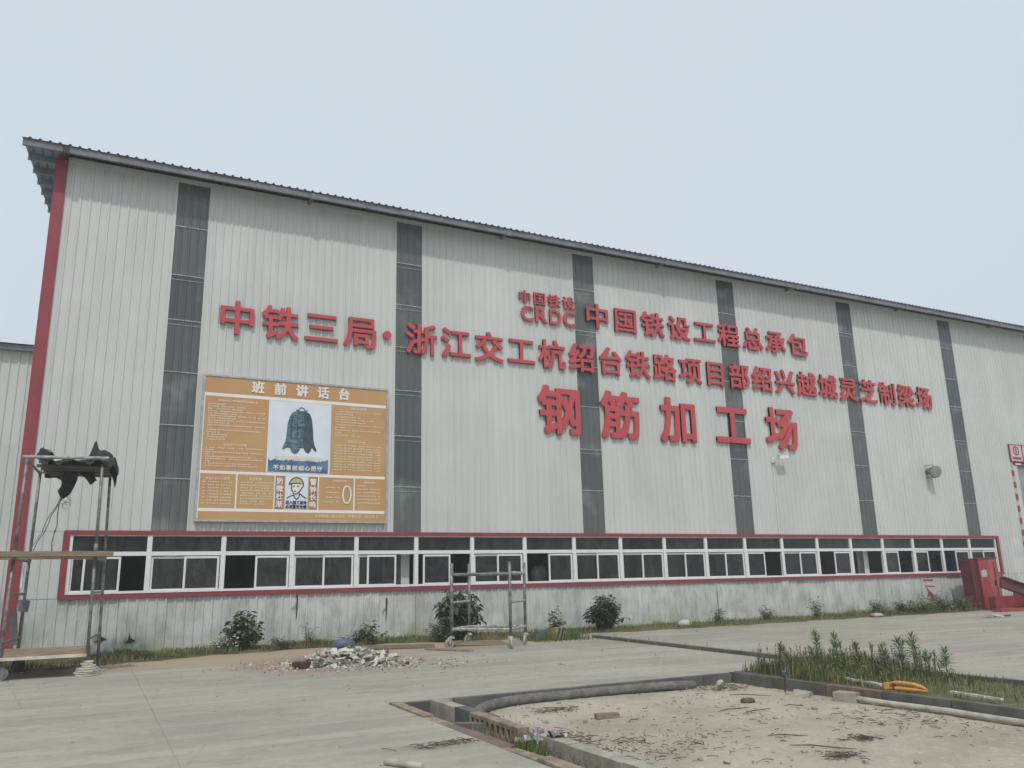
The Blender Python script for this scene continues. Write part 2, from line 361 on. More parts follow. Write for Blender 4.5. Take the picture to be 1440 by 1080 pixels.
while y > -22:
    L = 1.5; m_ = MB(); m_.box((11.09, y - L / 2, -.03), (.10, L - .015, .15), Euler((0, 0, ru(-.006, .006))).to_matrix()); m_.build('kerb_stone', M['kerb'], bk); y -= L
dr = MB()
p0 = Vector((11.55, -2.9, .02)); p1 = Vector((11.05, -10.75, .02))
nseg = 8
dt = thing('drain_edging', 'dark low edging strip crossing the yard from the wall to the weed bed', 'edging', tuple(p0))
for k in range(nseg):
    a = p0.lerp(p1, k / nseg); b = p0.lerp(p1, (k + 1) / nseg - .002); m_ = MB()
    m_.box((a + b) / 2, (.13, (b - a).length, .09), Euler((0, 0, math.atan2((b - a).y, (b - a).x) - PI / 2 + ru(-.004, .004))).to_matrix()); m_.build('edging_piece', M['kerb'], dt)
# trench with kerb pieces, cross block and slotted block
tr_ = thing('drain_trench', 'open drain trench with pale kerb sides beside the yard concrete', 'drain', (3.7, EY, 0))
y = EY - .08
for k in range(12):
    L = ru(.55, .95) if k else 1.2; m_ = MB()
    if y - L < -12.62 and y - L > -13.6: y -= .0
    m_.box((3.53 + ru(-.01, .01), y - L / 2, -.11 + ru(-.02, .01)), (.13, L - .02, .25), Euler((ru(-.01, .01), ru(-.08, .04), ru(-.015, .015))).to_matrix(), jit=.03); m_.build('kerb_stone', M['kerbred'] if k in (2, 3) else M['blocktan'], tr_); y -= L
y = EY - .05
for k in range(14):
    L = ru(.8, 1.0); m_ = MB(); m_.box((4.10, y - L / 2, -.16 + ru(-.008, .006)), (.15, L - .015, .34), Euler((0, ru(-.02, .02), 0)).to_matrix(), jit=.01); m_.build('kerb_stone', M['kerbpale'] if k != 1 else M['kerb'], tr_); y -= L
m_ = MB(); m_.span(3.455, 4.02, EY - .06, EY - .01, -.42, -.012); m_.build('end_wall', M['kerb'], tr_)  # dark facing added over the lit slab edge to darken the trench end
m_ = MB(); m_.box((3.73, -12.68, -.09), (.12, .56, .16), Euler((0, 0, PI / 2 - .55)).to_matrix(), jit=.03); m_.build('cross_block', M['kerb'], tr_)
m_ = MB(); m_.tube([(3.74, EY - .05, -.22), (3.78, -12.5, -.24)], .03, 6); m_.build('drain_pipe', M['pvc'], tr_)
sb_ = thing('slotted_drain_block', 'brown drain block with a row of slots at the edge of the trench', 'drain block', (3.98, -12.9, 0))
m_ = MB(); yy = -12.42
m_.span(3.90, 4.02, -13.62, -12.42, -.30, -.085); m_.span(3.90, 4.03, -13.62, -12.42, .012, .05)
for k in range(9): m_.span(3.90, 4.02, -12.47 - k * .128, -12.42 - k * .128, -.085, .012)
m_.span(3.90, 4.02, -13.62, -13.52, -.085, .012)
m_.build('block_body', M['blocktan'], sb_)
m_ = MB(); m_.span(3.985, 4.015, -13.5, -12.46, -.084, .011); m_.build('slot_shade', M['rust'], sb_)  # dark sheet standing in for the shade inside the slots

# ================================================================== HALL
H = thing('factory_hall', 'long pale grey corrugated steel hall with red trim and dark daylight strips', 'industrial building', (-1.6, 0, 0))
HO = Vector(ORG[H.name])
PIT = .2073; ZT = 11.86; ZW = 2.78; ZB = 1.31; XR = 43.0; YB = 26.0; S0 = 1.530; SP = 6.0; SW = .818
def profile(w, depth=.026):
    # rib profile for a width of n pitches
    n = max(1, round(w / PIT)); p = w / n; pts = []
    for k in range(n):
        x = k * p
        pts += [(x, 0), (x + p * .66, 0), (x + p * .75, -depth), (x + p * .91, -depth)]
    pts.append((w, 0)); return pts
SHM = {}
def sheet_mesh(w, h, mat, dents=None, key=True, depth=.026):
    kk = (round(w, 3), round(h, 3), mat.name)
    if key and dents is None and kk in SHM: return SHM[kk]
    pr = profile(w, depth); nz_ = 1 if dents is None else 12
    if dents is not None:
        q2 = []
        for a, b in zip(pr[:-1], pr[1:]):
            q2 += [a, ((a[0] + b[0]) / 2, (a[1] + b[1]) / 2)]
        pr = q2 + [pr[-1]]
    v = []; f = []
    for j in range(nz_ + 1):
        for x, y in pr:
            z = h * j / nz_; dy = 0
            if dents:
                for (cx, cz, r, a) in dents:
                    d = ((x - cx) ** 2 + ((z - cz) * .8) ** 2) ** .5 / r
                    if d < 1: dy += a * (1 - d * d) ** 2
            v.append((x, y + dy, z))
    n = len(pr)
    for j in range(nz_):
        for i in range(n - 1): f.append((j * n + i, j * n + i + 1, (j + 1) * n + i + 1, (j + 1) * n + i))
    me = bpy.data.meshes.new('sheet'); me.from_pydata(v, [], f); me.materials.append(mat)
    if key and dents is None: SHM[kk] = me
    return me
def put(name, me, x, y, z, rot=None, parent=None):
    ob = bpy.data.objects.new(name, me); COL.objects.link(ob); par = parent or H; ob.parent = par
    ob.location = Vector((x, y, z)) - Vector(ORG[par.name]); ORG[ob.name] = (x, y, z)
    if rot: ob.rotation_euler = rot
    return ob
zones = [(-1.47, S0 - SW / 2)] + [(S0 + SP * k + SW / 2, S0 + SP * (k + 1) - SW / 2) for k in range(6)] + [(S0 + 36 + SW / 2, XR)]
def fill(x0, x1, z0, z1, name='wall_sheet', per=5, lower=False):
    n = max(1, round((x1 - x0) / (PIT * per))); w = (x1 - x0) / n
    for k in range(n):
        oy = ru(0, .004)
        if lower:
            dn = []
            for _ in range(random.choice((0, 1, 2, 3))): dn.append((ru(0, w), ru(.1, .9) * (z1 - z0), ru(.25, .6), ru(-.06, .03)))
            me = sheet_mesh(w, z1 - z0, M['sheet'], dn or None)
            o_ = put(name, me, x0 + k * w + ru(-.003, .003), -oy + ru(-.008, .0), z0, (ru(-.012, .012), 0, ru(-.004, .004)))
        else: put(name, sheet_mesh(w, z1 - z0, M['sheet']), x0 + k * w, -oy, z0)
DX0, DX1, DZ = 34.62, 40.2, 5.9
for (a, b) in zones[:-1]: fill(a, b, ZW, ZT)
# right-hand zones above and beside the door
WL, WR = -.64, 32.93
def zone_low(a, b, z0, z1, lower): fill(a, b, z0, z1, lower=lower)
fill(zones[-1][0], XR, DZ + .02, ZT)
fill(DX1 + .1, XR, .02, DZ + .02)
# the zone after the sixth strip loses the part below the door head
for o_ in [o_ for o_ in H.children if o_.name.startswith('wall_sheet')]:
    x0 = ORG[o_.name][0]
    if x0 > DX0 - .3 and x0 < DX1 and ORG[o_.name][2] < 3:
        bpy.data.objects.remove(o_)
fill(31.939 + 0.0, 31.94 + .0001, 0, .001) if False else None
n6 = zones[6]
for k in range(5):
    w = (n6[1] - n6[0]) / 5; x0 = n6[0] + k * w
    if x0 > DX0 - .3: put('wall_sheet', sheet_mesh(w, ZT - DZ - .02, M['sheet']), x0, -.0015 * (k % 2), DZ + .02)
x3 = n6[0] + 3 * (n6[1] - n6[0]) / 5
if x3 > DX0 - .3: pass
# make sure the wall runs up to the door jamb
last = max([ORG[o_.name][0] for o_ in H.children if o_.name.startswith('wall_sheet') and abs(ORG[o_.name][2] - ZW) < .01] or [0])
endx = last + (n6[1] - n6[0]) / 5
if endx < DX0 - .02: put('wall_sheet', sheet_mesh(DX0 - .04 - endx, DZ + .02 - ZW, M['sheet']), endx, 0, ZW)
# sheets beside and below the ribbon window
fill(-1.47, WL - .02, ZB - .02, ZW - .006, per=4); fill(WR + .02, DX0 - .04, ZB - .02, ZW - .006, per=5, lower=True)
fill(-1.47, DX0 - .04, .02, ZB - .03, lower=True)
# daylight strips: sheets end to end with pale overlaps
lev = [ZW, 4.05, 5.39, 6.69, 8.04, 9.26, 10.59, ZT]
for k in range(7):
    xa = S0 + SP * k - SW / 2; zl = [z + (0 if z in (ZW, ZT) else ru(-.05, .05)) for z in lev]
    if k == 6: zl = [DZ + .05, 6.69, 8.04, 9.26, 10.59, ZT]
    for a, b in zip(zl[:-1], zl[1:]):
        put('skylight_panel', sheet_mesh(SW, b - a, M['frp'], key=False, depth=.02), xa, .004, a)
    for z in zl[1:-1]:
        m_ = MB(); m_.span(xa, xa + SW, -.024, -.016, z - .008, z + .014)
        if rnd() < .35: m_.span(xa, xa + SW, -.023, -.016, z - .13, z - .12)
        m_.build('panel_overlap', M['seam'], H)
    m_ = MB(); m_.span(xa - .03, xa + .012, -.030, .0, zl[0] + .01, ZT - .02); m_.span(xa + SW - .012, xa + SW + .03, -.030, .0, zl[0] + .01, ZT - .02); m_.build('strip_flashing', M['sheet'], H)
# corner trim, eave, roof
m_ = MB(); m_.span(-1.665, -1.455, -.055, -.03, 0.0, 12.0); m_.span(-1.69, -1.662, -.055, .16, 0, 11.9); m_.build('corner_trim', M['red'], H)
m_ = MB(); m_.span(-1.457, -1.43, -.05, -.027, 0.02, 11.95); m_.build('trim_lip', M['red'], H)
m_ = MB(); m_.span(XR - .1, XR + .15, -.055, -.03, 0, 12); m_.build('corner_trim', M['red'], H)
SL = .225; ang = math.atan(SL); XL = -2.40; RX1 = XR + .8; EYY = -.68; ZE = 11.965; YR = 13.0
def zr(y): return ZE + SL * (y - EYY)
RL = (YR - EYY) / math.cos(ang)
def roof_mesh(w, L):
    n = 5; p = w / n; pr = []
    for k in range(n): x = k * p; pr += [(x, 0), (x + p * .60, 0), (x + p * .72, .035), (x + p * .88, .035)]
    pr.append((w, 0)); v = []; f = []; m = len(pr)
    for (off, dz) in ((0, 0), (L, 0)):
        for x, z in pr: v.append((x, off, z + dz))
    for (off, dz) in ((0, -.004), (L, -.004)):
        for x, z in pr: v.append((x, off, z + dz))
    for i in range(m - 1): f.append((i, i + 1, m + i + 1, m + i)); f.append((2 * m + i + 1, 2 * m + i, 3 * m + i, 3 * m + i + 1)); f.append((i + 1, i, 2 * m + i, 2 * m + i + 1))
    me = bpy.data.meshes.new('roof_sheet'); me.from_pydata(v, [], f); me.materials.append(M['roof']); return me
nr = 44; rw = (RX1 - XL) / nr; rme = roof_mesh(rw, RL)
q = NT('translucent_roof_sheet'); tl = q.n('ShaderNodeBsdfTranslucent'); tl.inputs[0].default_value = (.5, .52, .5, 1); q.t.links.new(tl.outputs[0], q.out.inputs[0])
rsk = roof_mesh(rw, RL); rsk.materials.clear(); rsk.materials.append(q.m)
for k in range(nr):
    x0 = XL + k * rw; put('roof_sheet', rme, x0, EYY + ru(-.012, .012), ZE, (ang, 0, ru(-.0008, .0008)))
    put('roof_fill_sheet' if k % 3 == 1 else 'roof_sheet', rsk if k % 3 == 1 else rme, x0 + rw, 2 * YR - EYY, ZE, (ang, 0, PI))  # unseen translucent sheets on the rear slope, added to brighten the hall inside
y = EYY + .05; k = 0
while y < YR - .3:
    for yy in (y, 2 * YR - y):
        m_ = MB(); zt = zr(y) - .012; s_ = 1 if yy == y else -1
        for (a, b, c_, d) in ((0, .012, -.17, 0), (.012, .07, -.012, 0), (.012, .07, -.17, -.158)):
            m_.span(XL + .02, RX1 - .02, min(yy + s_ * a, yy + s_ * b), max(yy + s_ * a, yy + s_ * b), zt + c_, zt + d)
        m_.build('purlin', M['galv'] if k == 0 else M['roof'], H)
    y += 1.38; k += 1
# eave soffit closing strip and bracket ends
m_ = MB(); m_.span(-1.66, XR, -.04, .02, ZT - .01, ZT + .11); m_.build('eave_channel', M['sheet'], H)
for k in range(8):
    x = -1.47 + 6.0 * k; m_ = MB(); m_.span(x - .04, x + .04, -.62, -.04, ZT + .0, ZT + .08); m_.span(x - .07, x + .07, -.66, -.60, ZT - .10, ZT + .06); m_.build('eave_bracket', M['steelblk'] if k == 0 else M['galv'], H)
# shell
m_ = MB(); m_.v += [(-1.6, 0, 0), (-1.6, YB, 0), (-1.6, YB, zr(EYY) + .05), (-1.6, YR, zr(YR) - .25), (-1.6, 0.02, zr(0) - .1)]; m_.f.append((0, 1, 2, 3, 4)); m_.mi.append(0); m_.build('gable_wall', M['sheet'], H)
m_ = MB(); m_.v += [(XR, 0, 0), (XR, YB, 0), (XR, YB, zr(EYY) + .05), (XR, YR, zr(YR) - .25), (XR, 0.02, zr(0) - .1)]; m_.f.append((4, 3, 2, 1, 0)); m_.mi.append(0); m_.build('gable_wall', M['sheet'], H)
m_ = MB(); m_.span(-1.6, XR, YB, YB + .05, 0, 12.1); m_.build('rear_wall', M['dark'], H)
q = NT('translucent_rear_strip'); tl = q.n('ShaderNodeBsdfTranslucent'); tl.inputs[0].default_value = (.45, .5, .47, 1); q.t.links.new(tl.outputs[0], q.out.inputs[0]); M['trl'] = q.m
# inner lining, keeps the hall as dim as a deep shed
m_ = MB(); m_.span(-1.52, XR - .06, .05, .07, ZW + .03, ZT - .05)
ln = m_.build('wall_lining', M['dark'], H)
m_ = MB(); m_.span(-1.52, DX0 - .1, .05, .07, 0, ZB - .04); m_.build('wall_lining', M['dark'], H)
H_lining_door = None
for k in range(7):
    x = S0 + SP * k + .1; m_ = MB()
    m_.span(x - .12, x + .12, .40, .414, 0, 11.6); m_.span(x - .12, x + .12, .686, .70, 0, 11.6); m_.span(x - .006, x + .006, .414, .686, 0, 11.6); m_.build('column', M['white'], H)
m_ = MB()
for z in (3.2,): m_.span(-1.4, XR - .2, .30, .38, z, z + .16)
m_.build('girt', M['dark'], H)
# ---- ribbon window
X0, WW = -.528, 1.66373; ZTR = 2.233
m_ = MB(); m_.span(WL - .02, WR + .02, -.075, -.02, 2.695, 2.795); m_.build('window_trim', M['red'], H)
m_ = MB(); m_.span(WL - .02, WR + .02, -.085, -.02, 1.265, 1.355); m_.build('window_trim', M['red'], H)
m_ = MB(); m_.span(WL - .02, WL + .10, -.07, -.02, 1.355, 2.695); m_.build('window_trim', M['red'], H)
m_ = MB(); m_.span(WR - .12, WR + .02, -.07, -.02, 1.355, 2.695); m_.build('window_trim', M['red'], H)
def wbox(w, h, y0, y1, b):        # rectangular frame ring centred on its own origin at the lower left corner
    r = MB(); r.span(0, b, y0, y1, 0, h); r.span(w - b, w, y0, y1, 0, h); r.span(b, w - b, y0, y1, 0, b); r.span(b, w - b, y0, y1, h - b, h); return r
def mk(r, mats):
    me = bpy.data.meshes.new('m'); me.from_pydata(r.v, [], r.f)
    for q_ in mats: me.materials.append(q_)
    if any(r.mi): me.polygons.foreach_set('material_index', r.mi)
    return me
fr_ = MB(); fr_.span(-.055, .055, -.045, .05, 0, 1.33); fr_.span(.055, WW - .055, -.035, .05, .85, .945); fr_.span(.055, WW - .055, -.04, .05, 0, .055); fr_.span(.055, WW - .055, -.03, .05, 1.30, 1.33)
FM = mk(fr_, [M['white']])
fr2 = MB(); fr2.v = list(fr_.v); fr2.f = list(fr_.f); fr2.mi = list(fr_.mi); fr2.span(WW - .055, WW, -.045, .05, 0, 1.33); FM2 = mk(fr2, [M['white']])
ft = MB(); ft.span(0, WW - .11, .012, .018, 0, .36); PM = mk(ft, [M['glass']])
SASH = {}; PANE = {}
def sash(win, x0, w, y, ox):
    w = round(w, 2)
    if w not in SASH:
        SASH[w] = mk(wbox(w, .795, -.016, .016, .048), [M['white']]); p_ = MB(); p_.span(.048, w - .048, -.003, .003, .048, .747); PANE[w] = mk(p_, [M['glass']])
    put('sash', SASH[w], ox + x0, y, 1.367 + .035, None, win); put('pane', PANE[w], ox + x0, y, 1.402, None, win)
a_, b_ = .06, WW - .06; hw = (b_ - a_) / 2
conf = {0: [(.02, .62, 1), (.30, .78, 0)], 1: 'lr', 2: [(.77, .82, 0)], 3: 'lr', 4: [(.02, .74, 1), (.30, .80, 0)], 5: [(.20, .80, 0)], 7: [(.78, .80, 0)],
        12: [(.06, .78, 0)], 14: [(.79, .80, 0)], 15: [], 16: [(.06, .74, 0)], 17: [(.06, .74, 0)], 18: [(.74, .80, 0)], 19: 'lr'}
for k in range(20):
    ox = X0 + WW * k
    w_ = put('window', FM2 if k == 19 else FM, ox, 0, 1.367)
    put('pane', PM, ox + .055, 0, 1.367 + .945, None, w_)
    cf = conf.get(k, 'lr')
    if cf == 'lr':
        sash(w_, .06, .80, .022, ox); sash(w_, .79 + ru(-.02, .0), .80, -.018, ox)
    else:
        for (s0, sw_, back) in cf: sash(w_, s0 + .03 if back else s0, sw_, .022 if back else -.018, ox)
# torn sheet spots near the scaffold
for (x, z, s_) in ((.25, .42, 1), (.86, .36, .8), (4.62, .95, .9), (6.95, .8, .7)):
    tn_ = MB()
    if s_ > .85 and x > 4 or x > 6: tn_.poly([(x, -.036, z + .3), (x + .05, -.037, z + .26), (x + .02, -.037, z - .25), (x + .0, -.036, z - .35)])
    else: tn_.poly([(x, -.036, z + .20 * s_), (x + .03, -.037, z + .02), (x + .17 * s_, -.038, z - .05), (x + .05, -.037, z - .09), (x - .12 * s_, -.037, z - .11), (x - .02, -.037, z - .02)])
    tn_.build('tear_shade', M['steelblk'], H)  # black patch painted for the darkness behind each tear, no real opening
    fl = MB(); fl.poly([(x - .02, -.036, z + .16 * s_), (x - .03, -.10, z + .06), (x - .16 * s_, -.06, z - .06), (x - .05, -.04, z - .08)]); fl.build('bent_flap', M['sheet'], H)
# ---- roller door at the right
dj = MB(); dj.span(DX0 - .02, DX0 + .10, -.05, .25, 0, DZ); dj.build('door_jamb', M['sack'], H)
for k in range(12):
    z = DZ - .35 - k * .5; m_ = MB(); m_.span(DX0 - .03, DX0 + .11, -.058, .05, z - .25, z); m_.build('jamb_stripe', M['red'], H)
m_ = MB(); m_.span(DX1 - .1, DX1 + .1, -.05, .25, 0, DZ); m_.build('door_jamb', M['white'], H)
m_ = MB(); m_.span(DX0, DX1, -.04, .3, DZ - .12, DZ + .02); m_.build('door_head', M['red'], H)
sl = MB(); sl.span(0, DX1 - DX0 - .32, 0, .025, 0, .085); SLM = mk(sl, [M['shutter']])
z = DZ - .14
while z > 4.3: put('shutter_slat', SLM, DX0 + .21, .14 + .01 * (rnd() < .0), z - .1, (.25, 0, 0)); z -= .112
m_ = MB(); m_.span(DX0, XR, .32, .34, DZ - .1, DZ + .6); m_.build('wall_lining', M['dark'], H)

# ================================================================== LEFT NEIGHBOUR
NB = thing('annex_hall', 'lower pale grey corrugated hall with dark roof edge, behind the left corner', 'industrial building', (-2, 2, 0))
x = -22.0
while x < -1.75:
    w = 1.0365; xe = min(x + w, -1.72)
    for (za, zb) in ((0, 5.0), (5.0, 7.5)):
        put('wall_sheet', sheet_mesh(xe - x, zb - za, M['sheet']), x, 2.0, za, None, NB)
    x = xe
m_ = MB(); m_.span(-22, -1.73, 1.78, 1.95, 7.38, 7.52); m_.build('gutter', M['roof'], NB)
m_ = MB(); m_.quad((-22, 1.7, 7.52), (-1.73, 1.7, 7.52), (-1.73, 12, 9.2), (-22, 12, 9.2)); m_.quad((-22, 22, 7.5), (-1.73, 22, 7.5), (-1.73, 12, 9.2), (-22, 12, 9.2)); m_.build('roof', M['roof'], NB)
m_ = MB(); m_.span(-22, -1.8, 21.9, 22, 0, 7.5); m_.quad((-22, 2, 0), (-22, 22, 0), (-22, 22, 7.5), (-22, 2, 7.5)); m_.build('rear_wall', M['sheet'], NB)

# ================================================================== LETTERS
tcv = bpy.data.curves.new('t', 'FONT'); tob = bpy.data.objects.new('t', tcv); COL.objects.link(tob)
def glyph(ch, ext, bold=0.0, res=3, nc=8):
    tcv.body = ch; tcv.size = 1; tcv.extrude = ext; tcv.offset = 0; tcv.resolution_u = res; tcv.align_x = 'LEFT'
    dg = bpy.context.evaluated_depsgraph_get(); dg.update()
    me = bpy.data.meshes.new_from_object(tob.evaluated_get(dg))
    n_ = len(me.vertices); co = [v.co.copy() for v in me.vertices]; fc = [tuple(p.vertices) for p in me.polygons]; bpy.data.meshes.remove(me)
    vs, fs = [], []
    for i in range(nc + 1 if bold else 1):
        dx, dy = ((-1, -1), (1, -1), (1, 1), (-1, 1), (0, -1), (0, 1), (-1, 0), (1, 0))[i] if i < nc and bold else (0, 0); dx *= bold; dy *= bold
        dz = .0009 * i; vs += [(c_.x + dx, c_.y + dy, c_.z + (dz if c_.z >= 0 else 0)) for c_ in co]; fs += [tuple(j + i * n_ for j in f_) for f_ in fc]
    me = bpy.data.meshes.new('glyph'); me.from_pydata(vs, [], fs); me.update(); return me
def place_glyph(me, cx, cz, sx, sz, y, box=None, cjk=True, name='character', mat=None, parent=None, fit=False):
    # letters stand upright on the wall: local x -> X, local y -> Z, extrusion -> Y
    xs = np.array([v.co[:] for v in me.vertices])
    if fit: ex = (xs[:, 0].min(), xs[:, 0].max(), xs[:, 1].min(), xs[:, 1].max())
    else: ex = (.01, .985, -.105, .87)
    mx_, my_ = (ex[0] + ex[1]) / 2, (ex[2] + ex[3]) / 2; kx = sx / (ex[1] - ex[0]); kz = sz / (ex[3] - ex[2])
    for v in me.vertices: v.co = ((v.co.x - mx_) * kx, -v.co.z, (v.co.y - my_) * kz)
    me.materials.clear(); me.materials.append(mat or M['letter'])
    me.polygons.foreach_set('material_index', [0] * len(me.polygons)); me.flip_normals() if False else None
    if parent is not None:
        ob = bpy.data.objects.new(name, me); COL.objects.link(ob); ob.parent = parent; ob.location = Vector((cx, y, cz)) - Vector(ORG[parent.name]); ORG[ob.name] = (cx, y, cz)
    else:
        ob = bpy.data.objects.new(name, me); COL.objects.link(ob); ob.location = (cx, y, cz); ORG[ob.name] = (cx, y, cz)
    return ob
import unicodedata
def wall_letter(ch, cx, cz, sx, sz, ext, bold, label, group, fit=False, ydist=-.075, n='sign_character'):
    me = glyph(ch, ext, bold)
    ob = place_glyph(me, cx, cz, sx, sz, ydist, fit=fit, name=n)
    tag(ob, label, 'letter', group); return ob
MEAN = dict(中='middle', 铁='iron', 三='three', 局='bureau', 浙='Zhejiang', 江='river', 交='crossing', 工='work', 杭='Hangzhou', 绍='Shao', 台='platform', 路='road', 项='item', 目='eye', 部='department', 兴='thriving', 越='surpass', 城='city wall', 灵='spirit', 芝='herb', 制='make', 梁='beam', 场='yard', 钢='steel', 筋='sinew', 加='add', 国='country', 设='set up', 程='journey', 总='total', 承='undertake', 包='wrap')
ORD = 'first second third fourth fifth sixth seventh eighth ninth tenth eleventh twelfth thirteenth fourteenth fifteenth sixteenth seventeenth eighteenth nineteenth twentieth twenty-first twenty-second twenty-third twenty-fourth twenty-fifth'.split()
line2 = '中铁三局'
ZC2 = 8.29
for k, ch in enumerate(line2):
    wall_letter(ch, 2.79 + k * 1.107, ZC2, .98, .94, .03, .018, f'red raised {MEAN[ch]} character {ch}, {ORD[k]} in the long middle row', 'red characters of the long middle row')
d_ = MB(); cc = [(math.cos(t * PI / 8), math.sin(t * PI / 8)) for t in range(16)]
for y in (-.13, -.045): d_.v += [(6.86 + .12 * a, y, ZC2 + .12 * b) for a, b in cc]
d_.f.append(tuple(range(16))); d_.f.append(tuple(range(16, 32))[::-1]); d_.mi += [0, 0]
for i in range(16): d_.f.append((i, i + 16, (i + 1) % 16 + 16, (i + 1) % 16)); d_.mi.append(0)
tag(d_.build('sign_dot', M['letter'], origin=(6.86, -.09, ZC2)), 'round red dot between the fourth and fifth characters of the long row', 'letter', 'red characters of the long middle row')
rest = '浙江交工杭绍台铁路项目部绍兴越城灵芝制梁场'
for k, ch in enumerate(rest):
    lb = f'red raised {MEAN[ch]} character {ch}, {ORD[k + 4] if k < 20 else "last"} in the long middle row'
    wall_letter(ch, 7.89 + k * 1.0825, ZC2 - (0 if k < 18 else .01), .97, .94, .03, .018, lb, 'red characters of the long middle row')
l3 = '钢筋加工场'; cx3 = [12.44, 14.68, 17.0, 19.30, 21.59]
nb3 = ['leftmost of the five', 'second from left of the five', 'middle one of the five', 'fourth from left of the five', 'rightmost of the five']
for k, ch in enumerate(l3): wall_letter(ch, cx3[k], 6.53, 1.53, 1.55, .034, .024, f'very large red character {ch}, {nb3[k]} in the lowest row', 'five very large red characters')
l1 = '中国铁设工程总承包'
for k, ch in enumerate(l1):
    fo = ['first', 'second', 'third', 'fourth', 'fifth', 'sixth', 'seventh', 'eighth', 'ninth and last'][k]
    wall_letter(ch, 13.96 + k * 1.105, 9.76, .97, .87, .03, .018, f'red block character {ch}, {fo} of the upper row right of the CRDC logo', 'red characters of the upper row')
for k, ch in enumerate('中国铁设'):
    wall_letter(ch, 11.31 + k * .525, 10.07, .47, .44, .022, .016, f'small red {MEAN[ch]} character {ch}, {ORD[k]} of four above the latin letters CRDC', 'small red characters of the CRDC logo')
for k, ch in enumerate('CRDC'):
    lb = ['small red latin letter C at the left end of CRDC', 'small red latin letter R of CRDC', 'small red latin letter D of CRDC', 'small red latin letter C at the right end of CRDC'][k]
    wall_letter(ch, 11.38 + k * .505, 9.53, .44, .50, .022, .018, lb, 'small red latin letters of the CRDC logo', fit=True)

# ================================================================== NOTICE BOARD
BX0, BX1, BZ0, BZ1, BY = 2.11, 6.87, 3.07, 6.66, -.13
NBD = thing('notice_board', 'large orange notice board with a bronze bell picture and white print', 'notice board', (4.49, -.06, BZ0))
m_ = MB(); m_.span(BX0, BX1, BY, -.035, BZ0, BZ1); m_.build('panel', M['board'], NBD)
m_ = MB(); m_.span(BX0 - .05, BX0, BY - .02, -.03, BZ0 - .05, BZ1 + .05); m_.span(BX1, BX1 + .05, BY - .02, -.03, BZ0 - .05, BZ1 + .05); m_.span(BX0, BX1, BY - .02, -.03, BZ1, BZ1 + .05); m_.span(BX0, BX1, BY - .02, -.03, BZ0 - .05, BZ0); m_.build('frame', M['alu'], NBD)
def rects(name, rs_, mat, lay=1):
    m_ = MB(); y = BY - .004 * lay
    for (a, b, c_, d) in rs_: m_.quad((a, y, c_), (b, y, c_), (b, y, d), (a, y, d))
    return m_.build(name, mat, NBD)
rects('white_band', [(2.14, 6.84, 6.155, 6.235), (2.14, 6.84, 4.195, 4.265), (2.14, 6.84, 3.27, 3.345), (2.985, 3.02, 3.345, 4.195), (3.92, 3.95, 3.345, 4.195), (5.03, 5.06, 3.345, 4.195), (5.985, 6.02, 3.345, 4.195), (2.115, 2.14, 3.1, 6.235)], M['pwhite'])
rects('picture_panel', [(3.70, 5.33, 4.27, 6.15), (4.20, 4.78, 3.35, 4.19)], M['ppale'], 1.6)
m_ = MB(); pts = [(3.74, 4.29), (5.28, 4.29), (5.28, 4.66)]
xx = 5.2; 
while xx > 3.8: pts.append((xx, 4.60 + ru(-.03, .05))); xx -= .1
pts.append((3.74, 4.64)); m_.poly([(a, BY - .010, b) for a, b in pts]); m_.build('landscape', M['pblue'], NBD)
bell = [(4.30, 5.86), (4.42, 5.92), (4.62, 5.92), (4.76, 5.86), (4.82, 5.70), (4.86, 5.40), (4.87, 5.20), (4.90, 5.05), (4.97, 4.90), (4.95, 4.85), (4.90, 4.87), (4.84, 4.96), (4.81, 4.86), (4.76, 4.80), (4.69, 4.82), (4.62, 4.93), (4.55, 4.93), (4.48, 4.80), (4.40, 4.76), (4.32, 4.82), (4.27, 4.92), (4.20, 4.93), (4.13, 4.88), (4.07, 4.88), (4.10, 4.98), (4.15, 5.08), (4.17, 5.25), (4.19, 5.55), (4.24, 5.75)]
m_ = MB(); m_.poly([(a, BY - .010, b) for a, b in bell]); m_.build('bell_picture', M['pbell'], NBD)
m_ = MB(); m_.poly([(a, BY - .013, b) for a, b in [(4.58, 5.915), (4.62, 5.915), (4.755, 5.85), (4.815, 5.70), (4.855, 5.40), (4.865, 5.20), (4.895, 5.05), (4.965, 4.90), (4.945, 4.86), (4.90, 4.88), (4.84, 4.97), (4.80, 4.86), (4.755, 4.81), (4.69, 4.83), (4.64, 4.90), (4.60, 5.1), (4.63, 5.5)]]); m_.build('bell_shade', M['pbelld'], NBD)
m_ = MB(); m_.tube([(4.40, BY - .012, 5.94), (4.46, BY - .012, 5.93), (4.49, BY - .012, 5.99), (4.55, BY - .012, 6.01), (4.60, BY - .012, 5.98), (4.63, BY - .012, 5.93), (4.70, BY - .012, 5.93)], .013, 5); m_.build('bell_loop', M['pbelld'], NBD)
m_ = MB()
for (a, b, c_, d) in ((4.28, 4.31, 5.2, 5.75), (4.44, 4.46, 5.2, 5.8), (4.56, 4.58, 5.2, 5.8), (4.28, 4.58, 5.17, 5.19), (4.3, 4.57, 5.47, 5.49), (4.2, 4.8, 5.03, 5.045), (4.3, 4.42, 5.78, 5.80)): m_.quad((a, BY - .015, c_), (b, BY - .015, c_), (b, BY - .015, d), (a, BY - .015, d))
m_.build('bell_relief', M['pbelld'], NBD)
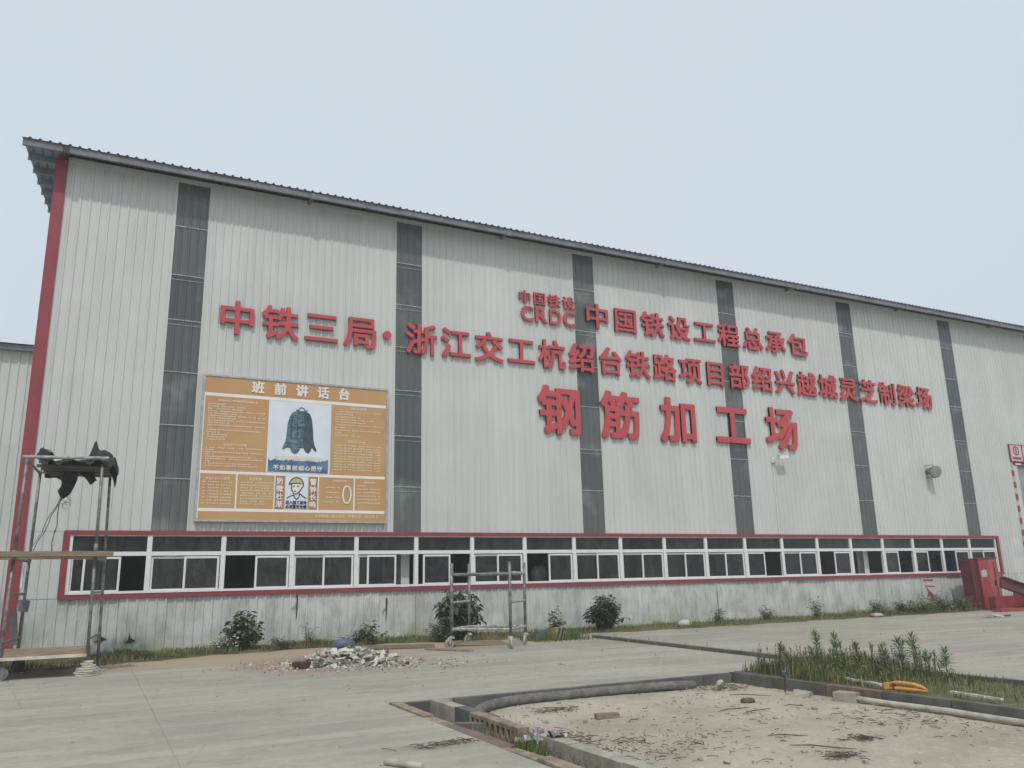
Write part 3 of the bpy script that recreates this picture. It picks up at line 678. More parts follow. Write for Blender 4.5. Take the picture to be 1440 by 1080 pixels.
def btext(s_, x0, x1, zc, h, mat, name='lettering', bold=.02, vert=None, w=None):
    n = len(s_); vs = []; fs = []
    for k, ch in enumerate(s_):
        if ch == ' ': continue
        me = glyph(ch, 0, bold if h > .09 else 0, 1, 4)
        if vert: cx, cz = vert, lin(x0, x1, (k + .5) / n); sx = w or h
        else: cx = lin(x0, x1, (k + .5) / n); cz = zc; sx = w or min(h, abs(x1 - x0) / n * .92)
        fit = ch in '0'
        xs = np.array([v.co[:] for v in me.vertices])
        ex = (xs[:, 0].min(), xs[:, 0].max(), xs[:, 1].min(), xs[:, 1].max()) if fit else (.035, .965, -.08, .845)
        b0 = len(vs)
        for v in me.vertices: vs.append((cx + (v.co.x - (ex[0] + ex[1]) / 2) * sx / (ex[1] - ex[0]), BY - .018 - v.co.z, cz + (v.co.y - (ex[2] + ex[3]) / 2) * h / (ex[3] - ex[2])))
        for p in me.polygons: fs.append(tuple(b0 + i for i in p.vertices))
        bpy.data.meshes.remove(me)
        if h >= .09:
            m_ = MB(); m_.v = vs; m_.f = fs; m_.mi = [0] * len(fs); m_.build('character', mat, NBD); vs, fs = [], []
    if h >= .09: return
    m_ = MB(); m_.v = vs; m_.f = fs; m_.mi = [0] * len(fs); ob = m_.build(name, mat, NBD); ob['kind'] = 'stuff'; return ob
btext('班前讲话台', 3.12, 5.94, 6.46, .30, M['pwhite'], bold=.035, w=.30)
btext('安全生产六大纪律', 2.64, 3.20, 4.93, .075, M['pwhite'])
btext('班前讲话制度', 5.86, 6.30, 6.08, .075, M['pwhite'])
btext('安全生产', 5.80, 6.06, 5.17, .075, M['pwhite'])
btext('作业人员行为规范', 2.26, 2.84, 4.075, .075, M['pwhite'])
btext('安全誓词', 3.31, 3.60, 4.085, .08, M['pwhite'])
rp_ = simple('reddish_print', (.46, .20, .13), None, 3, .35)
rects('red_band', [(3.96, 4.17, 3.36, 4.18)], rp_, 1.3); rects('red_band', [(4.81, 5.02, 3.36, 4.18)], rp_, 1.3)
btext('防微杜渐', 4.16, 3.38, 0, .165, M['pwhite'], vert=4.06, bold=.03)
btext('警钟长鸣', 4.16, 3.38, 0, .165, M['pwhite'], vert=4.91, bold=.03)
m_ = MB()
for i in range(28):
    t0, t1 = 2 * PI * i / 28, 2 * PI * (i + 1) / 28
    def ov(t, k_): return (5.805 + (.125 - k_) * math.copysign(abs(math.cos(t)) ** .9, math.cos(t)), BY - .018, 3.76 + (.245 - k_) * math.copysign(abs(math.sin(t)) ** .9, math.sin(t)))
    m_.quad(ov(t0, 0), ov(t0, .04), ov(t1, .04), ov(t1, 0))
m_.build('numeral_zero', M['pwhite'], NBD)
btext('进入施工现场', 4.22, 4.76, 3.525, .095, M['pblack'], bold=.03)
btext('必须戴安全帽', 4.22, 4.76, 3.415, .095, M['pblack'], bold=.03)
btext('与其事后痛哭流涕', 3.86, 5.14, 4.655, .13, M['pwhite'], bold=.03)
btext('不如事前细心把守', 3.86, 5.14, 4.41, .13, M['pwhite'], bold=.03)
btext('中国铁设工程总承包', 4.98, 5.76, 3.19, .08, M['pcream'], bold=.025)
btext('中铁三局', 5.84, 6.21, 3.195, .08, M['pcream'], bold=.025)
btext('浙江交工', 6.29, 6.68, 3.195, .08, M['pcream'], bold=.025)
def marks(lines, h=.034):
    m_ = MB(); y = BY - .006
    for (x0, x1, z) in lines:
        x = x0
        while x < x1:
            w = .030
            y = BY - .006 - ru(0, .0035)
            if rnd() > .07:
                for _ in range(5):
                    y -= .0004; a = x + ru(0, .010); b = z + ru(-h / 2, h / 2 - .014); m_.quad((a, y, b), (a + ru(.016, .022), y, b), (a + .020, y, b + .014), (a, y, b + .014))
                m_.quad((x + .01, y, z - h / 2), (x + .015, y, z - h / 2), (x + .015, y, z + h / 2), (x + .01, y, z + h / 2))
            x += w + .008
    return m_
L = []
L += [(2.45, 3.43, 6.06), (2.45, 3.43, 6.045)]
zz_ = 5.95
for k, e in enumerate((2.6, 3.1, 3.05, 3.63, 3.0, 3.62, 2.9, 3.6, 2.75, 3.62, 2.3, 3.5, 2.5, 2.7, 2.6, 2.65)):
    L.append((2.22, e, zz_)); zz_ -= .060
zz_ = 4.84
for e in (3.62, 2.4, 3.62, 2.4, 3.3, 3.62, 2.3, 3.3, 3.45): L.append((2.22, e, zz_)); zz_ -= .056
zz_ = 5.98
for e in (6.72, 5.9, 6.1, 6.5, 6.3, 6.75, 5.7, 6.7, 5.6, 6.1): L.append((5.44, e, zz_)); zz_ -= .072
for r in range(10):
    z = 5.06 - r * .072
    for (a, b) in ((5.44, 5.50), (5.52, 5.66), (5.70, 5.74), (5.80, 6.0), (6.05, 6.25), (6.30, 6.48), (6.53, 6.72)): L.append((a, b, z))
for r in range(8):
    z = 3.99 - r * .075; L += [(2.2, 2.25, z), (2.33, 2.56, z), (2.63, 2.88, z)]
for r in range(9): L.append((3.10, 3.86 if r < 7 else 3.7, 4.0 - r * .067))
for r in range(4): L.append((5.24 - .06 * (r == 3), 5.6, 3.93 - r * .125))
for r in range(6): L.append((6.08, 6.3 if r == 0 else 6.7, 4.0 - r * .09))
L += [(5.42, 5.78, 4.12), (5.42, 5.78, 4.105), (6.27, 6.54, 4.10), (6.27, 6.54, 4.09), (6.1, 6.28, 5.175), (6.1, 6.28, 5.165)]
o_ = marks(L).build('small_print', M['pcream'], NBD); o_['kind'] = 'stuff'
# worker with helmet, drawn in flat shapes
def flat(name, pts, mat, lay):
    m_ = MB(); m_.poly([(a, BY - lay, b) for a, b in pts]); return m_.build(name, mat, NBD)
flat('face_print', [(4.35, 4.00), (4.60, 4.00), (4.60, 3.88), (4.55, 3.80), (4.47, 3.74), (4.41, 3.76), (4.36, 3.86)], M['pwhite'], .009)
flat('helmet_print', [(4.30, 3.99), (4.33, 4.08), (4.40, 4.14), (4.49, 4.16), (4.58, 4.13), (4.63, 4.06), (4.64, 3.98), (4.55, 4.02), (4.42, 4.02)], M['pyel'], .011)
m_ = MB(); yb = BY - .013
for P_ in ([(4.29, 3.98), (4.33, 4.08), (4.40, 4.145), (4.49, 4.165), (4.59, 4.135), (4.65, 4.05), (4.66, 3.95)], [(4.29, 3.98), (4.40, 4.01), (4.50, 4.02), (4.60, 4.0)], [(4.35, 3.98), (4.36, 3.86), (4.41, 3.76), (4.47, 3.73), (4.56, 3.80), (4.61, 3.88), (4.66, 3.95)], [(4.24, 3.62), (4.33, 3.68), (4.42, 3.72), (4.44, 3.66), (4.50, 3.60)], [(4.50, 3.60), (4.56, 3.68), (4.56, 3.76), (4.66, 3.68), (4.75, 3.63)], [(4.39, 3.93), (4.44, 3.94)], [(4.49, 3.94), (4.55, 3.94)], [(4.42, 3.81), (4.48, 3.81)]):
    for a, b in zip(P_[:-1], P_[1:]):
        d = Vector((b[0] - a[0], 0, b[1] - a[1])); nn = Vector((-d.z, 0, d.x)).normalized() * .013
        A = Vector((a[0], yb, a[1])); B = Vector((b[0], yb, b[1])); m_.quad(A - nn, B - nn, B + nn, A + nn)
m_.build('figure_lines', M['pblack'], NBD)
bpy.data.objects.remove(tob)

# ================================================================== WALL FITTINGS, SIGN
cam_ = thing('security_camera', 'small white security camera on the wall below the large characters', 'security camera', (21.05, -.03, 5.4))
m_ = MB(); m_.span(20.97, 21.13, -.10, -.03, 5.28, 5.46); m_.tube([(21.05, -.10, 5.38), (21.05, -.22, 5.42), (21.12, -.30, 5.44)], .025, 8); m_.build('bracket', M['white'], cam_)
m_ = MB(); m_.box((21.27, -.33, 5.47), (.40, .13, .13), Euler((0, -.16, -.1)).to_matrix()); m_.box((21.25, -.33, 5.545), (.44, .16, .015), Euler((0, -.16, -.1)).to_matrix()); m_.build('housing', M['white'], cam_)
m_ = MB(); m_.tube([(21.46, -.35, 5.50), (21.50, -.354, 5.507)], .055, 10); m_.build('lens', M['steelblk'], cam_)
m_ = MB(); m_.tube([(21.04, -.04, 5.3), (21.03, -.04, 2.82)], .012, 6); m_.build('conduit', M['white'], cam_)
fl_ = thing('floodlight', 'round grey floodlight mounted on the wall near the right end', 'floodlight', (29.3, -.03, 5.25))
m_ = MB(); m_.tube([(29.15, -.03, 5.28), (29.2, -.25, 5.28)], [.10, .17], 14); m_.tube([(29.2, -.25, 5.28), (29.10, -.44, 5.22)], [.17, .24], 20); m_.build('housing', M['lamp'], fl_, smooth=True)
m_ = MB(); m_.tube([(29.10, -.44, 5.22), (29.086, -.467, 5.212)], [.215, .21], 20); m_.build('lens', M['lens'], fl_)
m_ = MB(); m_.tube([(29.05, -.03, 5.5), (29.18, -.30, 5.52), (29.18, -.30, 5.0), (29.05, -.03, 5.02)], .02, 6); m_.build('bracket', M['lamp'], fl_)
sg = thing('safety_sign', 'red framed pale sign with round pictograms above the roller door', 'sign', (37.2, -.06, 6.3))
for k in range(6):
    a = 34.58 + k * .86; m_ = MB(); m_.span(a + .03, a + .83, -.10, -.05, 5.95, 6.64); m_.build('panel', M['signpink'], sg)
    m_ = MB(); m_.span(a, a + .03, -.11, -.05, 5.92, 6.67); m_.span(a + .03, a + .86, -.11, -.05, 6.64, 6.67); m_.span(a + .03, a + .86, -.11, -.05, 5.92, 5.95); m_.build('frame', M['red'], sg)
    m_ = MB(); cxx, czz = a + .43, 6.39; seg = 20
    for i in range(seg):
        t0, t1 = 2 * PI * i / seg, 2 * PI * (i + 1) / seg
        m_.quad(*[(cxx + r * math.cos(t), -.104, czz + r * math.sin(t)) for r, t in ((.15, t0), (.15, t1), (.20, t1), (.20, t0))])
    m_.quad((cxx - .05, -.104, 6.30), (cxx + .06, -.104, 6.30), (cxx + .04, -.104, 6.40), (cxx - .03, -.104, 6.42)); m_.poly([(cxx + .05 * math.cos(t * PI / 4), -.104, 6.46 + .04 * math.sin(t * PI / 4)) for t in range(8)])
    m_.build('pictogram', M['pblack'], sg)
    m_ = MB(); m_.quad((a + .15, -.104, 6.02), (a + .72, -.104, 6.02), (a + .72, -.104, 6.12), (a + .15, -.104, 6.12)); m_.build('caption_bar', M['red'], sg)
for k in range(7): m_ = MB(); m_.span(34.9 + k * .75, 35.3 + k * .75, -.06, -.045, 5.80, 5.87); m_.build('stripe', M['white'], sg)
# faded red arrow notice on the low wall
an = thing('painted_notice', 'faded red arrow notice on the low wall beside the red cabinet', 'notice', (27.4, -.04, .7))
m_ = MB(); m_.span(27.95, 28.85, -.046, -.036, .12, 1.18); m_.build('panel', simple('faded_notice_panel', (.60, .56, .54), (.50, .50, .47), 4), an)
m_ = MB(); y = -.050
m_.quad((28.05, y, 1.08), (28.6, y, 1.08), (28.6, y, 1.15), (28.05, y, 1.15)); m_.quad((28.1, y, .88), (28.65, y, .86), (28.65, y, .90), (28.1, y, .93)); m_.poly([(28.15, y, .86), (28.72, y, .45), (28.70, y, .38), (28.5, y, .42), (28.35, y, .30), (28.3, y, .52), (28.12, y, .50), (28.22, y, .66)]); m_.build('arrow', simple('faded_red_ink', (.30, .07, .08), (.20, .06, .07), 5), an)

# ================================================================== THINGS INSIDE THE HALL
bd = thing('blue_drum', 'blue plastic drum standing inside the window near the red cabinet', 'drum', (30.75, .95, 0))
m_ = MB(); zs = [0, .03, .3, .33, .6, .63, .9, .93, 1.72, 1.75]; rr = [.27, .29, .29, .305, .305, .29, .29, .305, .29, .25]
m_ = MB(); m_.tube([(30.75, .95, 1.15 + z * .5) for z in zs], rr, 16); m_.build('barrel', M['blue'], bd, smooth=True)
m_ = MB(); m_.tube([(30.75, .95, 2.02), (30.75, .95, 2.07)], .26, 16); m_.build('lid', M['blue'], bd)
tb = thing('work_platform', 'dark steel platform with railings inside behind the right windows', 'platform', (29.6, 1.2, 0))
m_ = MB(); m_.span(27.6, 32.4, .75, 1.9, 1.07, 1.15); m_.build('deck', M['steelblk'], tb)
for x in (27.7, 29.2, 30.3, 31.4, 32.3):
    m_ = MB(); m_.tube([(x, .82, 0), (x, .82, 1.95)], .03, 6); m_.build('post', M['steelblk'], tb)
for z in (1.4, 1.65, 1.9): m_ = MB(); m_.tube([(27.7, .82, z), (30.3, .82, z)], .02, 6); m_.build('rail', M['steelblk'], tb)
pl = thing('pallet_stack', 'dim stack of pallets inside the hall carrying white sacks', 'pallets', (12.0, 1.2, 0))
for k in range(9): m_ = MB(); m_.span(11.3, 12.9, .8, 1.8, k * .145, k * .145 + .03); m_.span(11.3, 12.9, .8, .9, k * .145 + .03, k * .145 + .14); m_.span(11.3, 12.9, 1.7, 1.8, k * .145 + .03, k * .145 + .14); m_.build('pallet', M['wood'], pl)
def blob(name, c_, d, mat, rot=(0, 0, 0), jit=.12, sub=2, **kw):
    bm = bmesh.new(); bmesh.ops.create_icosphere(bm, subdivisions=sub, radius=.5); rt = Euler(rot).to_matrix()
    for v in bm.verts:
        p = v.co.copy(); p *= 1 + ru(-jit, jit); p = Vector((p.x * d[0], p.y * d[1], p.z * d[2])); v.co = rt @ p
    me = bpy.data.meshes.new(name); bm.to_mesh(me); bm.free(); me.materials.append(mat); me.polygons.foreach_set('use_smooth', [sub > 1] * len(me.polygons))
    par = kw.get('parent')
    if par is not None: return put(name, me, *c_, None, par)
    ob = bpy.data.objects.new(name, me); COL.objects.link(ob); ob.location = c_; ORG[ob.name] = tuple(c_); return ob
tag(blob('sack', (11.55, 1.1, 1.50), (.55, .5, .42), M['sack']), 'rounded white sack just inside the half open window, left one', 'sack', 'white sacks inside the hall')
tag(blob('sack', (12.2, 1.15, 1.58), (.6, .45, .62), M['sack'], (0, .4, .2), .2), 'tall crumpled white sack inside the window, right one', 'sack', 'white sacks inside the hall')

# ================================================================== SCAFFOLD, LEFT
SL_ = thing('scaffold_tower', 'two level scaffold tower with plank decks at the left corner', 'scaffold', (-.6, -3.5, 0))
FL, FR, BL, BR = (-1.30, -4.42), (.03, -4.44), (-1.16, -2.6), (.23, -2.58)
tops = {FL: (-1.24, -4.4, 3.80), FR: (-.02, -4.43, 3.87), BL: (-1.12, -2.6, 3.82), BR: (.14, -2.58, 3.80)}
for p, z0 in ((FL, .12), (FR, .27), (BL, .12), (BR, .0)):
    t_ = Vector(tops[p]); b_0 = Vector((p[0], p[1], z0)); mid = b_0.lerp(t_, .54)
    m_ = MB(); m_.tube([b_0, mid], .030, 10); m_.build('lower_post', M['pipe'], SL_, smooth=True)
    m_ = MB(); m_.tube([mid - Vector((0, 0, .08)), t_], .028, 10); m_.tube([mid - Vector((0, 0, .09)), mid + Vector((0, 0, .07))], .037, 8); m_.build('upper_post', M['pipe'], SL_, smooth=True)
def at(p, z): a = Vector((p[0], p[1], 0)); t_ = Vector(tops[p]); return a.lerp(t_, z / t_.z)
for (p, r_) in ((FL, BL), (FR, BR)):
    for z in (.62, 1.42, 2.03, 3.78):
        m_ = MB(); a = at(p, z); b = at(r_, z - (.03 if z > 3 else 0)); m_.tube([a, b], .024, 8); m_.build('rung', M['pipe'], SL_)
m_ = MB(); m_.tube([at(FL, 3.83) - Vector((.08, 0, 0)), at(FR, 3.86) + Vector((.1, 0, 0))], .03, 8); m_.build('top_rail', M['mortar'], SL_)
m_ = MB(); m_.tube([at(BL, 3.78), at(BR, 3.78)], .026, 8); m_.build('top_rail', M['pipe'], SL_)
for i_, y in enumerate((-4.50, -4.22, -3.1)):
    m_ = MB(); m_.span(-3.1 + i_ * .5, .30 - i_ * .05, y - .12, y + .12, 2.06, 2.12 if i_ else 2.15); m_.build('upper_plank', M['wood'], SL_)
for i_ in range(6):
    y = -4.38 + i_ * .33; m_ = MB(); m_.span(-1.75, .02 + .03 * (i_ % 2), y - .155, y + .155, .33, .375); m_.build('lower_board', M['woodpale'] if i_ else M['plaster'], SL_)
m_ = MB(); m_.box((-.60, -4.36, .44), (1.42, .05, .14), Euler((0, .01, .02)).to_matrix()); m_.build('edge_board', M['woodpale'], SL_)
for (p, y) in ((FL, 0), (BL, 0)):
    wx, wy = p[0] + .04, p[1]; m_ = MB()
    for (r_, w_2) in ((.115, .04),): m_.tube([(wx, wy - w_2 / 2, .115), (wx, wy + w_2 / 2, .115)], r_, 18)
    m_.build('caster_wheel', M['wheelhub'], SL_)
m_ = MB(); m_.box((-1.14, -2.75, 1.2), (.17, .16, .20), Euler((.1, .1, .3)).to_matrix(), jit=.03); m_.build('junction_box', M['galv'], SL_)
m_ = MB(); m_.box((-1.26, -2.72, .78), (.13, .03, .60), Euler((0, -.12, .1)).to_matrix()); m_.build('hanging_board', M['kerb'], SL_)
m_ = MB(); m_.box((-1.19, -3.1, 1.76), (.03, .85, .46), Euler((0, 0, .05)).to_matrix()); m_.build('white_side_sheet', M['ppale'], SL_)
for i_ in range(4):
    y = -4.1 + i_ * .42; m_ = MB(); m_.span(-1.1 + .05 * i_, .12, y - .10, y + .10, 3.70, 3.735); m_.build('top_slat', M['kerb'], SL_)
# stack of plates under one leg
ps = thing('plate_stack', 'uneven stack of white plates under a scaffold leg', 'stack', (.05, -4.43, 0))
for k in range(7):
    m_ = MB(); zc = .02 + k * .037; n_ = 9; w = .19 - .016 * k * (k > 3)
    t0 = ru(0, 6); cxy = (.05 + ru(-.02, .02), -4.43 + ru(-.02, .02)); rad = [w * ru(.8, 1.1) for _ in range(n_)]
    for z in (-.014, .014): m_.v += [(cxy[0] + rad[i] * math.cos(t0 + 2 * PI * i / n_), cxy[1] + rad[i] * math.sin(t0 + 2 * PI * i / n_), zc + z + ru(-.003, .003)) for i in range(n_)]
    m_.f.append(tuple(range(n_))[::-1]); m_.f.append(tuple(range(n_, 2 * n_))); m_.mi += [0, 0]
    for i in range(n_): m_.f.append((i, (i + 1) % n_, (i + 1) % n_ + n_, i + n_)); m_.mi.append(0)
    m_.build('plate', M['plaster'], ps)
# black cloth draped over the top, hanging bundle and ropes
nx, ny = 90, 70; v = []; f = []; rs = random.Random(11)
for j in range(ny + 1):
    for i in range(nx + 1):
        u, w = i / nx, j / ny; x = lin(-1.05, .24 + .03 * math.sin(w * 9), u); y = lin(-4.50 + .03 * math.sin(u * 15), -2.42, w)
        z = 3.83 + .030 * math.sin(u * 19 + w * 5 + math.sin(w * 9)) + .024 * math.sin(w * 23 + u * 9) + .012 * math.sin(u * 47 + w * 31) + .010 * math.sin(w * 71 - u * 23)
        z += .30 * math.exp(-(((x + .18) / .06) ** 2 + ((y + 3.0) / .16) ** 2)) + .36 * math.exp(-(((x + .05) / .27) ** 2 + ((y + 3.0) / .60) ** 2)) + .10 * max(0, u - .3) * math.sin(w * PI)
        if w < .07: z -= .12 * (1 - w / .07) * (.6 + .3 * math.sin(u * 9) + .15 * math.sin(u * 31))
        if w > .92: z -= .16 * (w - .92) / .08 * (.6 + .3 * math.sin(u * 10) + .12 * math.sin(u * 37))
        if u > .94: z -= .26 * (u - .94) / .06 * (.8 + .3 * math.sin(w * 14))
        if u < .12 and w < .6: z -= .05
        z -= .05 * math.exp(-(((u - .35) / .2) ** 2 + ((w - .45) / .35) ** 2))
        v.append((x + rs.uniform(-.004, .004), y + rs.uniform(-.005, .005), z + rs.uniform(-.006, .006)))
for j in range(ny):
    for i in range(nx):
        a = j * (nx + 1) + i
        f.append((a, a + 1, a + nx + 2, a + nx + 1))
me = bpy.data.meshes.new('c'); me.from_pydata([(a, b, c_ - 3.8) for a, b, c_ in v], [], f); me.materials.append(M['cloth']); me.polygons.foreach_set('use_smooth', [True] * len(f))
ob = bpy.data.objects.new('shade_cloth', me); COL.objects.link(ob); ob.location = (0, 0, 3.8); tag(ob, 'black torn shade cloth bunched over the top of the scaffold tower', 'cloth')
m_ = MB(); m_.tube([(-.62, -3.5, 3.80), (-.58, -3.5, 3.68), (-.56, -3.5, 3.52), (-.60, -3.5, 3.40), (-.63, -3.5, 3.30), (-.67, -3.5, 3.20)], [.15, .15, .13, .10, .09, .03], 9)
m_.tube([(-.30, -3.4, 3.76), (-.24, -3.45, 3.62), (-.14, -3.45, 3.52)], [.12, .09, .05], 7)
for i, p in enumerate(m_.v): m_.v[i] = (p[0] + ru(-.035, .035), p[1] + ru(-.03, .03), p[2] + ru(-.03, .03))
hb = m_.build('hanging_bundle', M['cloth'], smooth=False, origin=(-.6, -3.5, 3.8)); tag(hb, 'dark cloth bundle hanging below the top of the scaffold tower', 'bundle')
m_ = MB(); m_.tube([(-1.05, -4.0, 3.84), (-1.0, -3.95, 3.98), (-.93, -3.9, 3.94), (-.85, -3.9, 3.90)], [.10, .11, .08, .03], 7)
for i, p in enumerate(m_.v): m_.v[i] = (p[0] + ru(-.03, .03), p[1] + ru(-.03, .03), p[2] + ru(-.03, .04))
m_.tube([(-1.02, -3.95, 4.0), (-1.03, -3.95, 4.10)], [.012, .004], 5); m_.tube([(-.98, -3.95, 4.05), (-.90, -3.93, 4.02), (-.86, -3.93, 3.96)], .008, 5)
tag(m_.build('cloth_knot', M['cloth'], origin=(-1.0, -3.95, 3.85)), 'small dark cloth knot on the left top end of the scaffold tower', 'cloth')
for k, (a, b, t) in enumerate(((( -.68, -3.5, 3.22), (-1.08, -3.5, 2.2), 0), ((-.66, -3.5, 3.20), (-1.03, -3.52, 2.2), 0), ((-.67, -3.5, 3.24), (-.75, -3.5, 2.15), 0))):
    m_ = MB(); A, B = Vector(a), Vector(b); m_.tube([A.lerp(B, s_ / 6) + Vector((.02 * math.sin(s_ * 1.9 + k), 0, 0)) for s_ in range(7)], .0075, 5)
    if k == 0:
        for q_ in range(5): c0 = Vector((-.60 + ru(-.06, .06), -3.5, 3.12 + ru(-.08, .08))); r_ = ru(.04, .09); m_.tube([c0 + Vector((r_ * math.cos(t_ * .9), .02 * math.sin(t_), r_ * math.sin(t_ * .9))) for t_ in range(7)], .004, 4)
    tag(m_.build('rope', M['litter'] if k else M['pipe'], origin=a), ['loose rope with tangled loops slanting left below the bundle', 'thin rope slanting left beside the looped one', 'rope hanging nearly straight down to the plank'][k], 'rope')

# ================================================================== SCAFFOLD, MIDDLE (on casters)
SR = thing('rolling_scaffold', 'rolling steel scaffold frame on white casters before the windows', 'scaffold', (8.3, -3.5, 0))
a_ = Vector((7.42, -3.42, 0)); b_ = Vector((8.42, -4.42, 0)); dd = Vector((.778, .778, 0)); PP = [a_, b_, a_ + dd, b_ + dd]
for i, p in enumerate(PP):
    m_ = MB(); top = 1.88 if i != 1 else 1.90; m_.tube([p + Vector((0, 0, .25)), p + Vector((.005, 0, top))], .036, 10); m_.build('post', M['pipe'], SR, smooth=True)
    if i == 1: m_ = MB(); m_.tube([p + Vector((.004, 0, top)), p + Vector((.004, 0, top + .05))], .045, 8); m_.build('post_cap', M['steelblk'], SR)
    an_ = [.2, 1.2, .4, .9][i]; ax = Vector((math.cos(an_ + PI / 2), math.sin(an_ + PI / 2), 0)); off = Vector((math.cos(an_), math.sin(an_), 0)) * -.07
    wc = p + off + Vector((0, 0, .105))
    m_ = MB(); m_.tube([wc - ax * .022, wc + ax * .022], .105, 22); m_.build('wheel', M['tyre'], SR, smooth=False)
    m_ = MB(); m_.tube([wc - ax * .028, wc + ax * .028], .068, 12); m_.build('wheel_hub', M['wheelhub'], SR)
    m_ = MB(); m_.tube([p + Vector((0, 0, .21)), p + Vector((0, 0, .265))], [.075, .05], 10); m_.box(wc + ax * .036 + Vector((0, 0, .06)), (.045, .006, .14), Matrix.Rotation(an_, 3, 'Z')); m_.box(wc - ax * .036 + Vector((0, 0, .06)), (.045, .006, .14), Matrix.Rotation(an_, 3, 'Z')); m_.build('caster_fork', M['mortar'], SR)
def rail(i, j, z, r_=.026, mat='pipe', nm='rail'):
    m_ = MB(); A = PP[i] + Vector((0, 0, z)); B = PP[j] + Vector((0, 0, z)); m_.tube([A.lerp(B, t / 8) + Vector((0, 0, ru(-.004, .004))) for t in range(9)], [r_ * ru(.9, 1.15) for _ in range(9)], 8); m_.build(nm, M[mat], SR)
rail(0, 1, .41, .032, 'mortar'); rail(2, 3, .41, .032, 'mortar'); rail(0, 2, .41, .03, 'mortar'); rail(1, 3, .41, .034, 'mortar')
rail(0, 1, 1.62, .034, 'pipe'); rail(2, 3, 1.62, .034, 'mortar'); rail(0, 2, 1.0, .028, 'mortar', 'rung'); rail(1, 3, 1.0, .028, 'mortar', 'rung'); rail(0, 2, 1.63, .03, 'pipe', 'rung'); rail(1, 3, 1.63, .034, 'mortar', 'rung')
# boards on the ground
m_ = MB(); m_.box((7.12, -3.98, .025), (1.25, .16, .035), Euler((0, 0, -1.05)).to_matrix(), jit=.02)
tag(m_.build('plank', M['woodpale'], origin=(7.12, -3.98, 0)), 'brown plank lying on the yard left of the rolling scaffold', 'plank')
m_ = MB(); m_.box((8.25, -2.95, .05), (1.3, .55, .02), Euler((.09, .02, -.35)).to_matrix(), jit=.05)
tag(m_.build('plywood_sheet', M['wood'], origin=(8.25, -2.9, 0)), 'bent plywood sheet lying under the rolling scaffold', 'board')
m_ = MB(); m_.box((6.35, -2.4, .03), (1.9, .7, .02), Euler((.02, .01, -.35)).to_matrix(), jit=.06)
tag(m_.build('plywood_sheet', M['kerbred'], origin=(6.35, -2.4, 0)), 'flat reddish brown sheet lying behind the rubble pile', 'board')

# ================================================================== RUBBLE PILE
uv = (Vector((.894, -.448, 0)), Vector((.448, .894, 0))); PC = Vector((4.45, -5.45, 0))
def chunk(size, flat_=.45):
    bm = bmesh.new(); 
    for _ in range(11):
        bm.verts.new((ru(-.5, .5) * size, ru(-.5, .5) * size * .55, ru(-.5, .5) * size * flat_))
    r_ = bmesh.ops.convex_hull(bm, input=bm.verts); bmesh.ops.delete(bm, geom=[e for e in r_['geom_interior'] if isinstance(e, bmesh.types.BMVert)], context='VERTS')
    me = bpy.data.meshes.new('chunk'); bm.to_mesh(me); bm.free(); return me
def hgt(u, w): return max(0, .26 * (1 - (abs(u) / 1.15) ** 1.6 - (w / .62) ** 2))
for k in range(240):
    u = max(-1.25, min(1.35, random.gauss(0, .64))); w = max(-.65, min(.6, random.gauss(0, .28))); h = hgt(u, w)
    s_ = ru(.16, .34) if k < 150 else ru(.08, .16); edge = abs(u) > .9
    if edge: s_ *= .6
    wh = rnd() < .7; rd = rnd() < .06
    me = chunk(s_, ru(.14, .34)); me.materials.append(M['kerbred'] if rd else M['plaster'] if wh else M['plasterg'])
    ob = bpy.data.objects.new('rubble_chunk', me); COL.objects.link(ob); ob.location = PC + uv[0] * u + uv[1] * w + Vector((0, 0, h * ru(.6, 1.0) + s_ * .12)); ob.rotation_euler = (ru(-.8, .8), ru(-.8, .8), ru(0, 6.3))
    tag(ob, f'{"small" if s_ < .16 else "large"} {"brown brick" if rd else "white plaster" if wh else "grey plaster"} chunk at the {"left" if u < -.35 else "right" if u > .35 else "middle"} {"front" if w < 0 else "back"} of the rubble pile by the wall', 'rubble', 'chunks of the rubble pile')
mb = MB(); 
for k in range(26):
    for j in range(14):
        pass
G = 30; vv = []
for j in range(G + 1):
    for i in range(G + 1):
        u = lin(-1.3, 1.4, i / G); w = lin(-.75, .7, j / G); p = PC + uv[0] * u + uv[1] * w; vv.append((p.x, p.y, hgt(u, w) * .6 + ru(-.012, .012) - .03))
mb.v = vv; mb.f = [(j * (G + 1) + i, j * (G + 1) + i + 1, (j + 1) * (G + 1) + i + 1, (j + 1) * (G + 1) + i) for j in range(G) for i in range(G)]; mb.mi = [0] * len(mb.f)
tag(mb.build('rubble_mound', M['plasterg'], origin=tuple(PC)), 'grey mortar debris heaped under the broken chunks', 'rubble', kind='stuff')
mb = MB()
for k in range(420):
    u = random.gauss(.15, .8); w = random.gauss(-.1, .5); p = PC + uv[0] * u + uv[1] * w; s_ = ru(.012, .055)
    mb.box((p.x, p.y, s_ * .3 + hgt(u, w)), (s_, s_ * ru(.5, 1), s_ * .6), Euler((ru(-.5, .5), ru(-.5, .5), ru(0, 6))).to_matrix(), jit=.2)
for k in range(700):
    u = random.gauss(.25, 1.0); w = random.gauss(-.2, .6); p = PC + uv[0] * u + uv[1] * w; s_ = ru(.008, .025)
    mb.box((p.x, p.y, s_ * .3), (s_, s_ * ru(.5, 1), s_ * .6), Euler((ru(-.5, .5), ru(-.5, .5), ru(0, 6))).to_matrix(), jit=.2, mi=1)
tag(mb.build('rubble_crumbs', [M['plaster'], M['kerbred']], origin=tuple(PC)), 'small crumbs of broken plaster scattered around the rubble pile', 'rubble', kind='stuff')
